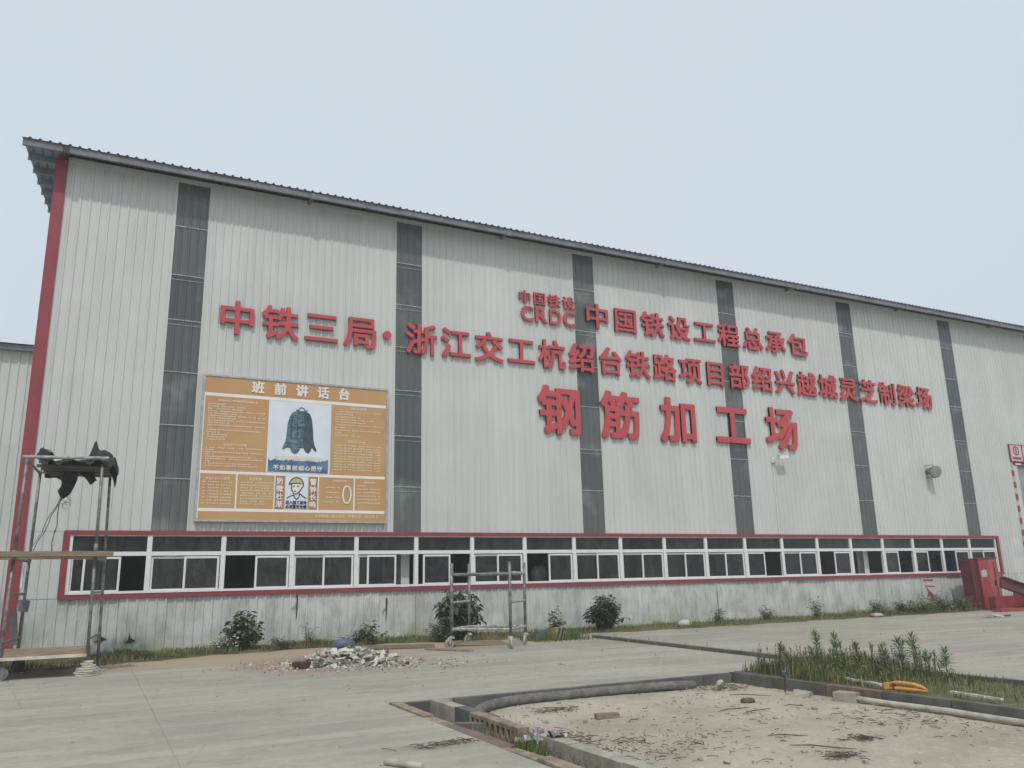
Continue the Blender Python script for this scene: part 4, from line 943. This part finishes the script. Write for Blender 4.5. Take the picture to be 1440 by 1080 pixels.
bb = blob('bag', tuple(PC + uv[0] * -.10 + uv[1] * .14 + Vector((0, 0, .34))), (.42, .30, .24), M['bluebag'], (0, 0, -.4), .14); tag(bb, 'crumpled dull blue plastic bag on top of the rubble pile', 'bag')
m_ = MB(); c0 = PC + uv[0] * -.72 + uv[1] * -.62; m_.tube([c0 + Vector((0, 0, .005)), c0 + Vector((0, 0, .06)), c0 + Vector((0, 0, .105)), c0 + Vector((0, 0, .11))], [.165, .17, .168, .12], 18); ob = m_.build('metal_disc', M['rust'], origin=tuple(c0)); tag(ob, 'rusty brown round disc lying at the front left of the rubble pile', 'disc')

# ================================================================== BY THE WALL
yb_ = thing('hazard_block', 'small yellow and black striped block among weeds by the wall', 'hazard block', (10.45, -2.95, 0))
m_ = MB(); m_.span(10.30, 10.60, -3.12, -2.86, 0, .30); m_.build('block_body', M['yellow'], yb_)
for k in range(3):
    m_ = MB(); x = 10.31 + k * .10; m_.quad((x, -3.124, .0), (x + .055, -3.124, .0), (min(x + .15, 10.60), -3.124, .30), (min(x + .095, 10.58), -3.124, .30)); m_.build('stripe', M['pblack'], yb_)
m_ = MB(); m_.tube([(10.08, -2.72, 0), (10.08, -2.72, .02), (10.08, -2.72, .24), (10.08, -2.72, .26)], [.10, .11, .12, .11], 14); tag(m_.build('bucket', simple('grey_blue_plastic', (.13, .17, .21), (.10, .13, .15), 6), origin=(10.08, -2.72, 0)), 'grey blue plastic bucket beside the striped block', 'bucket')
tag(blob('stone', (15.75, -1.25, .10), (.52, .36, .26), M['stone'], (0, 0, .3), .12), 'white boulder lying in the weeds below the long wall', 'stone')
tag(blob('stone', (23.6, -1.5, .06), (.7, .4, .14), M['stone'], (0, 0, .3), .15), 'flat pale slab lying in the weeds toward the right end of the wall', 'stone')
m_ = MB(); m_.box((25.25, -4.3, .05), (.36, .22, .05), Euler((.1, .1, .2)).to_matrix(), jit=.15); m_.box((25.55, -4.45, .05), (.30, .12, .03), Euler((.2, .1, -.4)).to_matrix(), jit=.15)
tag(m_.build('debris', M['stone'], origin=(25.4, -4.4, 0)), 'crumpled white scrap lying alone on the yard near the red steel', 'debris')
m_ = MB(); m_.tube([(25.5, -4.3, .03), (25.9, -4.6, .05)], .03, 6); tag(m_.build('short_bar', M['litter'], origin=(25.5, -4.3, 0)), 'short dark bar lying beside the white scrap on the yard', 'bar')

# ================================================================== RED CABINET AND STEEL FRAME
rc = thing('red_cabinet', 'tall faded red steel cabinet leaning by the right end of the windows', 'cabinet', (30.0, -1.0, 0))
lean = Euler((0, -.045, 0)).to_matrix()
def rb(c_, d, nm, mat): m_ = MB(); m_.box(Vector((29.95, -1.0, 0)) + lean @ Vector(c_), d, lean); return m_.build(nm, mat, rc)
rb((.30, 0, .94), (1.10, .55, 1.82), 'body', M['redbox']); rb((-.42, .03, .93), (.34, .45, 1.80), 'side_door', M['reddark']); rb((-.262, -.27, .93), (.02, .04, 1.80), 'corner_edge', M['redbright'])
rb((.30, -.01, 1.868), (1.16, .60, .03), 'top_plate', M['reddark']); rb((-.03, -.281, 1.32), (.34, .008, .26), 'sticker', M['sack'])
rb((.62, -.285, .9), (.03, .02, 1.6), 'door_seam', M['reddark']); rb((.52, -.30, .95), (.04, .03, .18), 'handle', M['steelblk'])
rf_ = thing('red_steel_frame', 'red steel channel frame with a sloping beam beside the red cabinet', 'steel frame', (31.6, -2.0, 0))
A = Vector((28.75, -2.6, 1.02)); B = Vector((33.0, -2.2, .10)); d = B - A; rt = d.to_track_quat('X', 'Z').to_matrix()
m_ = MB(); m_.box((A + B) / 2, (d.length, .10, .36), rt); m_.build('sloping_beam', M['reddark'], rf_)
m_ = MB(); m_.box((A + B) / 2 + rt @ Vector((0, -.06, .18)), (d.length, .20, .03), rt); m_.box((A + B) / 2 + rt @ Vector((0, -.06, -.18)), (d.length, .20, .03), rt); m_.build('beam_flange', M['reddark'], rf_)
m_ = MB(); m_.span(29.6, 32.6, -1.75, -1.68, .02, .50); m_.span(28.55, 33.5, -2.62, -2.25, 0, .10); m_.build('floor_channel', M['redbright'], rf_)
m_ = MB(); m_.span(29.4, 33.5, -1.67, -1.62, .02, .48); m_.build('back_channel', M['reddark'], rf_)
m_ = MB(); m_.span(30.75, 31.15, -2.62, -1.7, .10, .62); m_.build('upright', M['redbox'], rf_)
m_ = MB(); m_.span(31.15, 33.5, -2.45, -2.38, .10, .58); m_.build('side_plate', M['reddark'], rf_)
tv = thing('small_valve', 'small dark valve on a short pipe by the wall at the far right', 'valve', (33.2, -.4, 0))
m_ = MB(); m_.tube([(33.2, -.4, 0), (33.2, -.4, .82)], .03, 8); m_.build('pipe', M['galv'], tv)
m_ = MB(); m_.tube([(33.1, -.4, .84), (33.3, -.4, .84)], .05, 8); m_.tube([(33.2, -.4, .86), (33.2, -.4, 1.0)], .02, 6); m_.build('valve_body', M['steelblk'], tv)

# ================================================================== PIT AND BED THINGS
def smooth_path(pts, n=8):
    pts = [Vector(p) for p in pts]; out = []
    for i in range(len(pts) - 1):
        p0 = pts[max(i - 1, 0)]; p1 = pts[i]; p2 = pts[i + 1]; p3 = pts[min(i + 2, len(pts) - 1)]
        for k in range(n):
            t = k / n; out.append(.5 * ((2 * p1) + (p2 - p0) * t + (2 * p0 - 5 * p1 + 4 * p2 - p3) * t * t + (3 * p1 - p0 - 3 * p2 + p3) * t ** 3))
    out.append(pts[-1]); return out
hz = PZ + .062
hp = smooth_path([(4.26, -12.2, hz - .02), (4.30, -11.8, hz), (4.47, -11.47, hz), (4.80, -11.16, hz), (5.30, -10.985, hz), (6.0, -10.98, hz), (6.9, -10.99, hz), (7.7, -11.04, hz), (8.2, -11.0, hz - .03)])
m_ = MB(); m_.tube(hp, [.062 + .002 * (k % 2) for k in range(len(hp))], 12); tag(m_.build('hose', M['hose'], smooth=True, origin=(6, -11, PZ)), 'thick grey suction hose curving along the edge of the sandy pit', 'hose')
m_ = MB(); pz = smooth_path([(8.93, -13.0, PZ + .05), (8.94, -13.8, PZ + .04), (8.97, -14.6, PZ + .045), (8.95, -15.3, PZ + .04), (8.97, -17.5, PZ + .04)], 4); m_.tube(pz, .034, 10); tag(m_.build('pipe', M['pvc'], smooth=True, origin=(8.95, -14, PZ)), 'long pale plastic pipe lying at the foot of the kerb', 'pipe')
m_ = MB(); m_.box((5.62, -12.58, PZ + .03), (.28, .11, .055), Euler((0, 0, -.25)).to_matrix(), jit=.01); tag(m_.build('brick', M['wood'], origin=(5.62, -12.58, PZ)), 'single brown brick lying alone on the sandy ground', 'brick')
tag(blob('soil_clod', (7.81, -12.57, PZ + .02), (.20, .16, .08), M['litter'], (0, 0, 0), .2), 'dark brown clod of soil on the sandy ground', 'clod')
m_ = MB(); m_.tube([(8.55, -11.13, PZ + .04), (8.60, -11.10, PZ + .045), (8.68, -11.06, PZ + .05)], [.03, .036, .034], 10); tag(m_.build('can', M['plaster'], origin=(8.6, -11.1, PZ)), 'small white can lying at the far corner of the pit', 'can')
po = thing('bar_stake', 'thin dark steel stake with a blue tie at the kerb', 'stake', (8.84, -12.2, PZ))
m_ = MB(); m_.tube([(8.90, -12.14, PZ), (8.86, -12.2, .10), (8.80, -12.26, .29)], .013, 6); m_.build('bar', M['litter'], po)
m_ = MB(); m_.tube([(8.835, -12.225, .10), (8.82, -12.24, .15)], .03, 8); m_.build('tie', simple('blue_tie', (.10, .16, .30)), po)
m_ = MB(); m_.box((8.82, -12.55, -.12), (.24, .22, .09), Euler((.1, .1, .5)).to_matrix(), jit=.1); tag(m_.build('broken_block', M['kerbpale'], origin=(8.78, -12.55, PZ)), 'broken pale concrete lump at the foot of the steel stake', 'block')
for (a, b, t, lb) in (((9.62, -12.15, .05), (9.25, -13.5, .06), .045, 'long white broken strip of foam lying in the weeds'), ((9.42, -14.35, .05), (9.28, -15.1, .05), .04, 'shorter white strip of foam lying further right in the bed')):
    m_ = MB(); A, B = Vector(a), Vector(b); n_ = 7
    for k in range(n_):
        p = A.lerp(B, (k + .5) / n_); m_.box(p + Vector((ru(-.01, .01), 0, 0)), (t * ru(.8, 1.3), (B - A).length / n_ * ru(.7, .98), .025), Euler((ru(-.05, .05), 0, math.atan2((B - A).y, (B - A).x) - PI / 2 + ru(-.1, .1))).to_matrix(), jit=.1)
    tag(m_.build('foam_strip', M['plaster'], origin=a), lb, 'strip', 'white foam strips in the bed')
# orange plastic handle shell: a long rounded loop, its grip bridged over an opening
og = thing('orange_shell', 'orange plastic handle shell lying on the kerb of the weed bed', 'plastic part', (9.12, -13.85, .0))
a = Vector((9.15, -13.72, .03)); d = Vector((.12, -.44, 0)).normalized(); up = Vector((0, 0, 1))
def oq(s_, z): return tuple(a + d * s_ + up * z)
m_ = MB(); m_.tube([oq(-.06, .03), oq(.02, .075), oq(.08, .088), oq(.2, .088), oq(.30, .078), oq(.38, .058), oq(.45, .03)], [.014, .020, .024, .024, .024, .022, .016], 10); m_.build('grip', M['orange'], og, smooth=True)
m_ = MB(); m_.tube([oq(-.04, .01), oq(.06, .018), oq(.2, .016), oq(.35, .016), oq(.45, .012)], [.018, .026, .024, .024, .018], 8); m_.build('base_rail', M['orange'], og, smooth=True)
m_ = MB(); m_.box(oq(-.03, .045), (.07, .09, .07), Matrix.Rotation(math.atan2(d.y, d.x), 3, 'Z')); m_.build('end_block', M['orange'], og)
m_ = MB(); m_.box(oq(.05, .045), (.012, .075, .085), Matrix.Rotation(math.atan2(d.y, d.x), 3, 'Z')); m_.build('rib', M['rust'], og)
# white tube bottom left on the yard and twigs
m_ = MB(); m_.tube([(2.32, -14.27, .03), (2.52, -14.62, .03)], .026, 10); tag(m_.build('tube_piece', M['pvc'], origin=(2.4, -14.4, 0)), 'short cream plastic tube lying on the yard at the bottom edge', 'tube')
def twig_heap(name, c_, rx, ry, n_, z, lab, mat='litter', ln=(.06, .2)):
    m_ = MB()
    for k in range(n_):
        p = Vector((c_[0] + random.gauss(0, rx), c_[1] + random.gauss(0, ry), z + ru(.004, .03))); a_2 = ru(0, PI); L_ = ru(*ln); e = Vector((math.cos(a_2), math.sin(a_2), ru(-.1, .15))) * L_ * .5
        m_.tube([p - e, p + Vector((ru(-.01, .01), ru(-.01, .01), .006)), p + e], ru(.0015, .0042), 4)
    return tag(m_.build(name, M[mat], origin=(c_[0], c_[1], z)), lab, 'twigs', kind='stuff')
twig_heap('twig_heap', (3.0, -13.78), .16, .05, 45, 0, 'small flat heap of dry twigs on the yard beside the trench')
twig_heap('twig_heap', (5.3, -11.75), .22, .10, 60, PZ, 'dry twigs and sticks gathered near the hose bend')
twig_heap('twig_heap', (5.0, -14.3), .55, .40, 260, PZ, 'scattered dark leaf litter at the near left of the sandy ground', ln=(.03, .11))
twig_heap('twig_heap', (4.4, -13.6), .22, .35, 150, PZ + .02, 'dry twigs caught along the slotted drain block', ln=(.05, .2))
twig_heap('twig_heap', (8.3, -14.6), .45, .45, 150, PZ, 'dark leaf litter on the sandy ground near the pale pipe', ln=(.03, .10))
twig_heap('twig_heap', (7.0, -15.1), .10, .06, 80, PZ, 'small dark tuft of dead grass on the sandy ground, nearer the litter', ln=(.04, .12))
twig_heap('twig_heap', (6.2, -15.55), .10, .06, 80, PZ, 'small dark tuft of dead grass on the sandy ground at the bottom edge', ln=(.04, .12))
twig_heap('twig_heap', (8.45, -11.35), .35, .18, 120, PZ, 'dark litter in the far corner of the sandy ground', ln=(.04, .16))
twig_heap('twig_heap', (6.9, -13.4), 1.2, 1.2, 160, PZ, 'sparse dark bits scattered over the whole sandy ground', ln=(.02, .10))
for k, (p, a_2, L_) in enumerate((((8.2, -12.2), -.75, .55), ((7.2, -13.0), .1, .55), ((7.35, -13.25), .25, .6), ((8.0, -13.2), -.6, .25), ((6.35, -15.2), -.9, .6), ((5.75, -12.95), .5, .3), ((6.5, -14.6), -.55, .4), ((8.6, -14.1), .2, .3))):
    m_ = MB(); e = Vector((math.cos(a_2), math.sin(a_2), 0)) * L_ / 2; P_ = Vector((p[0], p[1], PZ + .018)); m_.tube([P_ - e, P_ - e * .3 + Vector((0, .02, .01)), P_ + e * .4 + Vector((0, -.015, .004)), P_ + e], [.004, .007, .006, .003], 5)
    tag(m_.build('stick', M['litter'], origin=tuple(P_)), ['thin dry stick near the dark clod of soil', 'long thin stick in the middle of the sandy ground', 'long thin stick just nearer than the middle one', 'short stick right of the soil clod', 'long bent stick near the bottom edge of the sandy ground', 'forked looking stick just before the brown brick', 'medium stick between the two dead grass tufts and the brick', 'short dark stick toward the pale pipe'][k], 'stick', 'sticks on the sandy ground')
m_ = MB()
for k in range(420):
    x, y = ru(4.25, 8.95), ru(-17.5, -10.95); s_ = ru(.006, .026) if rnd() < .93 else ru(.03, .05); m_.box((x, y, PZ + s_ * .25), (s_, s_ * ru(.6, 1), s_ * .6), Euler((ru(-.4, .4), ru(-.4, .4), ru(0, 6))).to_matrix(), jit=.2)
tag(m_.build('pebbles', M['kerbpale']), 'small pale pebbles scattered over the sandy ground', 'pebbles', kind='stuff')
m_ = MB()
for k in range(1100):
    x, y = ru(-3, 24), ru(-16.5, -2.2)
    if x > 3.4 and y < EY and x < 11.2: continue
    s_ = ru(.006, .02) if rnd() < .95 else ru(.025, .05); m_.box((x, y, s_ * .25), (s_, s_ * ru(.5, 1), s_ * .5), Euler((ru(-.4, .4), ru(-.4, .4), ru(0, 6))).to_matrix(), jit=.2)
tag(m_.build('yard_grit', M['kerbpale']), 'loose grit scattered over the concrete yard', 'grit', kind='stuff')
# crumpled papers in the trench
for k, (c_, s_) in enumerate((((4.10, -14.02, -.02), .20), ((3.90, -13.85, -.07), .24), ((4.06, -13.74, -.02), .11))):
    v = []; f = []; n_ = 7
    for j in range(n_ + 1):
        for i in range(n_ + 1):
            v.append(((i / n_ - .5) * s_ + ru(-.02, .02), (j / n_ - .5) * s_ * .8 + ru(-.02, .02), ru(0, .035) + .05 * abs(math.sin(i * .9 + j * .5 + k))))
    for j in range(n_):
        for i in range(n_): q_ = j * (n_ + 1) + i; f.append((q_, q_ + 1, q_ + n_ + 2, q_ + n_ + 1))
    me = bpy.data.meshes.new('p'); me.from_pydata(v, [], f); me.materials.append(M['paper']); ob = bpy.data.objects.new('crumpled_paper', me); COL.objects.link(ob); ob.location = c_; ob.rotation_euler = (ru(-.3, .3), ru(-.3, .3), ru(0, 3))
    tag(ob, ['upright crumpled white and mauve paper at the pit edge', 'folded mauve paper lying over the trench kerb', 'small pale paper scrap between two larger papers'][k], 'paper')

# ================================================================== PLANTS
def leaf(m_, p, d, L_, w, droop=.3, mi=0):
    d = d.normalized(); s_ = d.cross(Vector((0, 0, 1)))
    if s_.length < .01: s_ = Vector((1, 0, 0))
    s_.normalize(); n_ = s_.cross(d); tw = ru(-.6, .6); s_ = (s_ * math.cos(tw) + n_ * math.sin(tw)) * w * .5
    a1 = p + d * L_ * .45; a2 = p + d * L_ * .95 + Vector((0, 0, -droop * L_))
    m_.poly([p, a1 + s_, a2, a1 - s_], mi)
def add_bush(x, y, h, r, nst, L_, lw, name, label, mat, dens=1.0, droop=.3, group=None, fl=0, lean=.25, cat='bush'):
    nst = int(nst * 1.15)
    t = thing(name, label, cat, (x, y, 0), group); S_ = MB(); Lf = MB()
    for k in range(nst):
        an_ = ru(0, 2 * PI); rr_ = r * math.sqrt(rnd()) * ru(.75, 1.25); hh = h * ru(.5, 1.08) * (1 - .35 * (rr_ / r) ** 2)
        b0 = Vector((x + ru(-.12, .12) * r * 2, y + ru(-.12, .12) * r, 0.02)); tp = Vector((x + rr_ * math.cos(an_), y + rr_ * math.sin(an_) * .8, hh)); md = b0.lerp(tp, .5) + Vector((0, 0, .08 * h))
        S_.tube([b0, md, tp], [.009, .006, .003], 4, cap=False)
        nl = int(9 * dens * (hh / .5) + 4)
        for i in range(nl):
            u = (i + rnd()) / nl; u = .18 + .85 * u; pp = b0.lerp(md, min(1, u * 2)) if u < .5 else md.lerp(tp, (u - .5) * 2)
            a2 = ru(0, 2 * PI); dv = Vector((math.cos(a2), math.sin(a2), ru(-.25, .5))); leaf(Lf, pp + dv * ru(0, .07), dv, L_ * ru(.6, 1.15), lw * ru(.7, 1.2), droop)
    S_.build('stem', M['stem'], t); Lf.build('leaves', M[mat], t)
    if fl:
        Fm = MB()
        for k in range(fl):
            an_ = ru(0, 2 * PI); rr_ = r * ru(.3, 1.1); c_ = Vector((x + rr_ * math.cos(an_), y - abs(rr_ * math.sin(an_)) * .7, h * ru(.35, 1.05))); Fm.box(c_, (.03, .03, .018), Euler((ru(-.5, .5), ru(-.5, .5), 0)).to_matrix(), jit=.2)
        Fm.build('flowers', M['flower'], t)
    return t
add_bush(3.25, -.75, .88, .42, 46, .17, .10, 'leafy_bush', 'broad leaved green bush against the wall left of the rubble', 'leaf', 1.2, .35, fl=14)
add_bush(2.9, -1.0, .40, .42, 26, .09, .04, 'leafy_bush', 'low flowering weeds at the foot of the left bush', 'leaf', 1.1, .2, fl=24)
add_bush(8.55, -1.2, 1.28, .62, 60, .20, .11, 'leafy_bush', 'tall broad leaved shrub behind the rolling scaffold', 'leafd', 1.3, .6)
add_bush(8.05, -1.5, .55, .50, 46, .12, .06, 'leafy_bush', 'low dense weeds left of the tall shrub behind the scaffold', 'leaf', 1.2, .3)
add_bush(13.05, -1.1, .95, .56, 95, .15, .075, 'leafy_bush', 'round dark green bush against the middle of the wall', 'leafd', 1.5, .4)
add_bush(11.0, -1.9, .72, .24, 16, .13, .05, 'leafy_bush', 'upright leafy weed behind the striped block', 'leafd', 1.1, .3, fl=30)
add_bush(6.25, -1.0, .55, .26, 12, .16, .09, 'leafy_bush', 'thin stemmed weed with broad leaves right of the rubble', 'leaf', .9, .3)
add_bush(5.9, -.9, .40, .45, 22, .09, .04, 'leafy_bush', 'loose weeds behind the rubble pile', 'leaf', .9, .3)
add_bush(4.75, -.9, .62, .20, 10, .08, .03, 'leafy_bush', 'tall thin weed behind the left part of the rubble', 'leafg', 1.0, .3)
add_bush(4.1, -1.0, .34, .34, 18, .09, .04, 'leafy_bush', 'small dark weeds between left bush and rubble', 'leafd', 1.0, .3)
add_bush(17.4, -.8, .50, .22, 12, .11, .04, 'leafy_bush', 'slim weed right of the white boulder', 'leaf', 1.2, .3)
add_bush(19.3, -.9, .52, .26, 16, .11, .04, 'leafy_bush', 'small upright weed at mid wall, left of the taller one', 'leaf', 1.3, .3)
add_bush(21.3, -1.1, .72, .26, 12, .12, .04, 'leafy_bush', 'taller upright weed with fine leaves beneath the wall camera', 'leaf', 1.3, .3)
for k, (x, y, h, r) in enumerate(((24.2, -1.1, .55, .5), (25.3, -1.2, .50, .6), (26.4, -1.1, .62, .7), (27.3, -1.2, .66, .7), (28.3, -1.3, .60, .6))):
    add_bush(x, y, h, r, 40, .13, .035, 'leafy_bush', ['first clump of green weeds in the row leading to the red cabinet', 'second clump of green weeds toward the red cabinet', 'third and broad clump of green weeds toward the red cabinet', 'fourth clump of weeds, under the faded arrow notice', 'last clump of weeds, touching the red cabinet'][k], 'leaf' if k % 2 else 'leafw', 1.3, .2, group='weed clumps left of the red cabinet', fl=8 if k == 1 else 0)
# horseweed stalks in the bed
def stalk(x, y, h, w, lab, mat='leafw', nl=None):
    t = thing('tall_weed', lab, 'plant', (x, y, 0), 'tall weed stalks in the bed'); S_ = MB(); Lf = MB()
    tp = Vector((x + ru(-.04, .04), y + ru(-.04, .04), h)); b0 = Vector((x, y, 0)); md = b0.lerp(tp, .5) + Vector((ru(-.02, .02), 0, 0)); S_.tube([b0, md, tp], [.008, .006, .003], 5, cap=False)
    n_ = nl or int(95 * h / .5)
    for i in range(n_):
        u = .12 + .88 * (i / n_) ** .8; p = b0.lerp(md, u * 2) if u < .5 else md.lerp(tp, u * 2 - 1); a2 = i * 2.4 + ru(-.3, .3); el = lin(.10, 1.15, u ** 3) + ru(-.2, .2)
        dv = Vector((math.cos(a2) * math.cos(el), math.sin(a2) * math.cos(el), math.sin(el))); leaf(Lf, p, dv, w * 1.5 * ru(.7, 1.15) * (1.0 - .30 * u), .019, .22)
    for k in range(3):
        u = ru(.3, .7); p = b0.lerp(tp, u); a2 = ru(0, 6.3); e = p + Vector((math.cos(a2) * .07, math.sin(a2) * .07, .12)); S_.tube([p, e], .003, 4, cap=False)
        for i in range(26): a3 = ru(0, 6.3); el = ru(.2, 1.3); leaf(Lf, p.lerp(e, ru(.2, 1)), Vector((math.cos(a3) * math.cos(el), math.sin(a3) * math.cos(el), math.sin(el))), w * .6, .011, .1)
    S_.build('stem', M['stem'], t); Lf.build('leaves', M[mat], t)
stk = [(9.85, -11.9, .58, .14, 'tallest pale green stalk at the left of the bed', 'leafw'), (9.80, -12.35, .58, .12, 'second tall stalk in the bed, slimmer and darker', 'leafw'), (9.78, -12.68, .48, .12, 'shorter reddish stalk right of the two tallest', 'leafg'),
       (10.95, -12.15, .38, .10, 'thin sparse stalk standing left of the bushy one', 'leafw'), (10.95, -12.5, .46, .17, 'bushy dark green stalk in the middle of the bed', 'leaf'), (10.85, -12.78, .53, .16, 'pointed tall stalk right of the bushy one', 'leafw'),
       (10.85, -13.02, .34, .10, 'small thin stalk right of the pointed one', 'leafw'), (10.55, -13.5, .40, .16, 'rightmost stalk with spreading leaves, above the orange part', 'leafw'), (10.1, -12.85, .36, .10, 'low reddish stalk among the grass', 'leafg'), (9.6, -11.4, .42, .09, 'dull feathery stalk at the left end of the bed', 'leafg')]
for a in stk: stalk(*a)
# grass: dense blades
def blades(name, pts, mat, lab, w=.006):
    n_ = len(pts); v = np.zeros((n_, 5, 3)); 
    for i, (x, y, z, h) in enumerate(pts):
        a2 = ru(0, 2 * PI); ln = ru(.1, .6) * h; c_, s_ = math.cos(a2), math.sin(a2); ww = w * ru(.6, 1.4)
        v[i, 0] = (x - s_ * ww, y + c_ * ww, z); v[i, 1] = (x + s_ * ww, y - c_ * ww, z)
        v[i, 2] = (x + c_ * ln * .35 + s_ * ww * .8, y + s_ * ln * .35 - c_ * ww * .8, z + h * .6); v[i, 3] = (x + c_ * ln * .35 - s_ * ww * .8, y + s_ * ln * .35 + c_ * ww * .8, z + h * .6); v[i, 4] = (x + c_ * ln, y + s_ * ln, z + h)
    f = []
    for i in range(n_): b = i * 5; f.append((b, b + 1, b + 2, b + 3)); f.append((b + 3, b + 2, b + 4))
    me = bpy.data.meshes.new(name); me.from_pydata(v.reshape(-1, 3).tolist(), [], f); me.materials.append(mat)
    return tag(link(name, me), lab, 'grass', kind='stuff')
def pn(x, y, s_=1.0): return .5 + .25 * math.sin(x * 1.7 * s_ + 1.3 * math.sin(y * 1.1)) + .25 * math.sin(x * 4.3 * s_ + y * 2.9)
A_, B_, C_ = [], [], []
while len(A_) + len(B_) < 30000:
    x = ru(-4, 33); f_ = verge_front(x); t = rnd(); y = lin(f_ + .05, -.04, t); d_n = pn(x, y)
    k_ = .5 if 10 < x < 24 else 1.0
    if rnd() > d_n * k_ * (1.15 if x < 12 else .9): continue
    h = ru(.04, .13) * (.6 + .9 * pn(x + 9, y, 1.7)) * (1.3 if 22 < x < 29 else 1)
    (B_ if pn(x * .8 + 4, y * 2) > .62 or rnd() < .12 else A_).append((x, y, .03, h))
A_ += [(ru(9.7, 11.2), random.gauss(-2.75, .35), 0, ru(.05, .20)) for _ in range(1400)]
blades('verge_grass', A_, M['grass'], 'green grass growing along the foot of the wall'); blades('verge_dry_grass', B_, M['grassy'], 'yellowing grass along the foot of the wall')
A_, B_, C_ = [], [], []
for k in range(16000):
    x = ru(9.2, 11.1); y = EY - .15 - abs(random.gauss(0, 1)) * 2.3 if rnd() < .75 else ru(-19, EY - .1)
    if y < -19: continue
    core = math.exp(-((y + 11.9) / 1.1) ** 2); far = (x - 9.2) / 1.9
    if rnd() > .20 + .55 * core + .25 * (pn(x * 2, y * 2) - .4): continue
    if core < .35 and x < 9.6 and rnd() < .6: continue
    h = ru(.03, .10) + core * ru(.05, .24)
    (B_ if rnd() < .38 else A_).append((x, y, .0, h))
blades('bed_grass', A_, M['grass'], 'green grass filling the weed bed', .0055); blades('bed_dry_grass', B_, M['grassy'], 'yellow green grass mixed in the weed bed', .005)
# feathery weed tops above the grass at the left half of the bed
S_ = MB(); Lf = MB()
for k in range(120):
    x = ru(9.3, 11.0); y = EY - .25 - rnd() ** 1.2 * 2.2; h = ru(.20, .42); tp = Vector((x + ru(-.05, .05), y + ru(-.05, .05), h)); b0 = Vector((x, y, 0)); S_.tube([b0, tp], [.004, .002], 3, cap=False)
    for i in range(30): u = ru(.3, 1); a2 = ru(0, 6.3); el = ru(.6, 1.35); leaf(Lf, b0.lerp(tp, u), Vector((math.cos(a2) * math.cos(el), math.sin(a2) * math.cos(el), math.sin(el))), ru(.05, .09), .010, .05)
S_.v += []; tag(S_.build('weed_stems', M['stem']), 'thin stems of the dense weeds in the left half of the bed', 'weeds', kind='stuff'); tag(Lf.build('weed_leaves', M['leafg']), 'dull feathery leaves of the dense weeds in the left half of the bed', 'weeds', kind='stuff')
# tufts at the trench and sprouts along the edging
P_ = [(3.72 + random.gauss(0, .07), -14.15 + random.gauss(0, .11), -.12, ru(.05, .22)) for _ in range(330)]; blades('grass_tuft', P_, M['grasslt'], 'bright green grass tuft growing in the trench', .004)
P_ = [(3.80 + random.gauss(0, .12), ru(-15.5, -12.9), -.2, ru(.08, .24)) for _ in range(900)]; blades('trench_weeds', P_, M['straw'], 'dry straw coloured weeds along the trench', .004)
P_ = []
for k in range(26):
    t = rnd(); c_ = p0.lerp(p1, t); nn = random.randint(3, 10)
    for i in range(nn): P_.append((c_.x + ru(-.12, .16), c_.y + ru(-.1, .1), .0, ru(.05, .20)))
blades('edging_weeds', P_, M['grassy'], 'sparse weeds sprouting along the dark edging strip', .004)
P_ = [(ru(4.2, 4.5), ru(-14.5, -11.3), PZ, ru(.03, .14)) for _ in range(220)]; blades('pit_straw', P_, M['straw'], 'thin dry straw along the left edge of the sandy ground', .003)

hzm = bpy.data.materials.new('veiling_haze'); hzm.use_nodes = True; t_ = hzm.node_tree; t_.nodes.clear(); oo = t_.nodes.new('ShaderNodeOutputMaterial'); pv = t_.nodes.new('ShaderNodeVolumePrincipled')
pv.inputs['Color'].default_value = (.92, .94, .95, 1); pv.inputs['Density'].default_value = .0024; t_.links.new(pv.outputs[0], oo.inputs['Volume'])
m_ = MB(); m_.span(-262, 262, -262, 262, -1.6, 18); hb_ = m_.build('haze', hzm); tag(hb_, kind='stuff', label='thin haze volume added over the whole yard to lift dark tones', cat='haze')  # volume added to lift the blacks like lens veiling
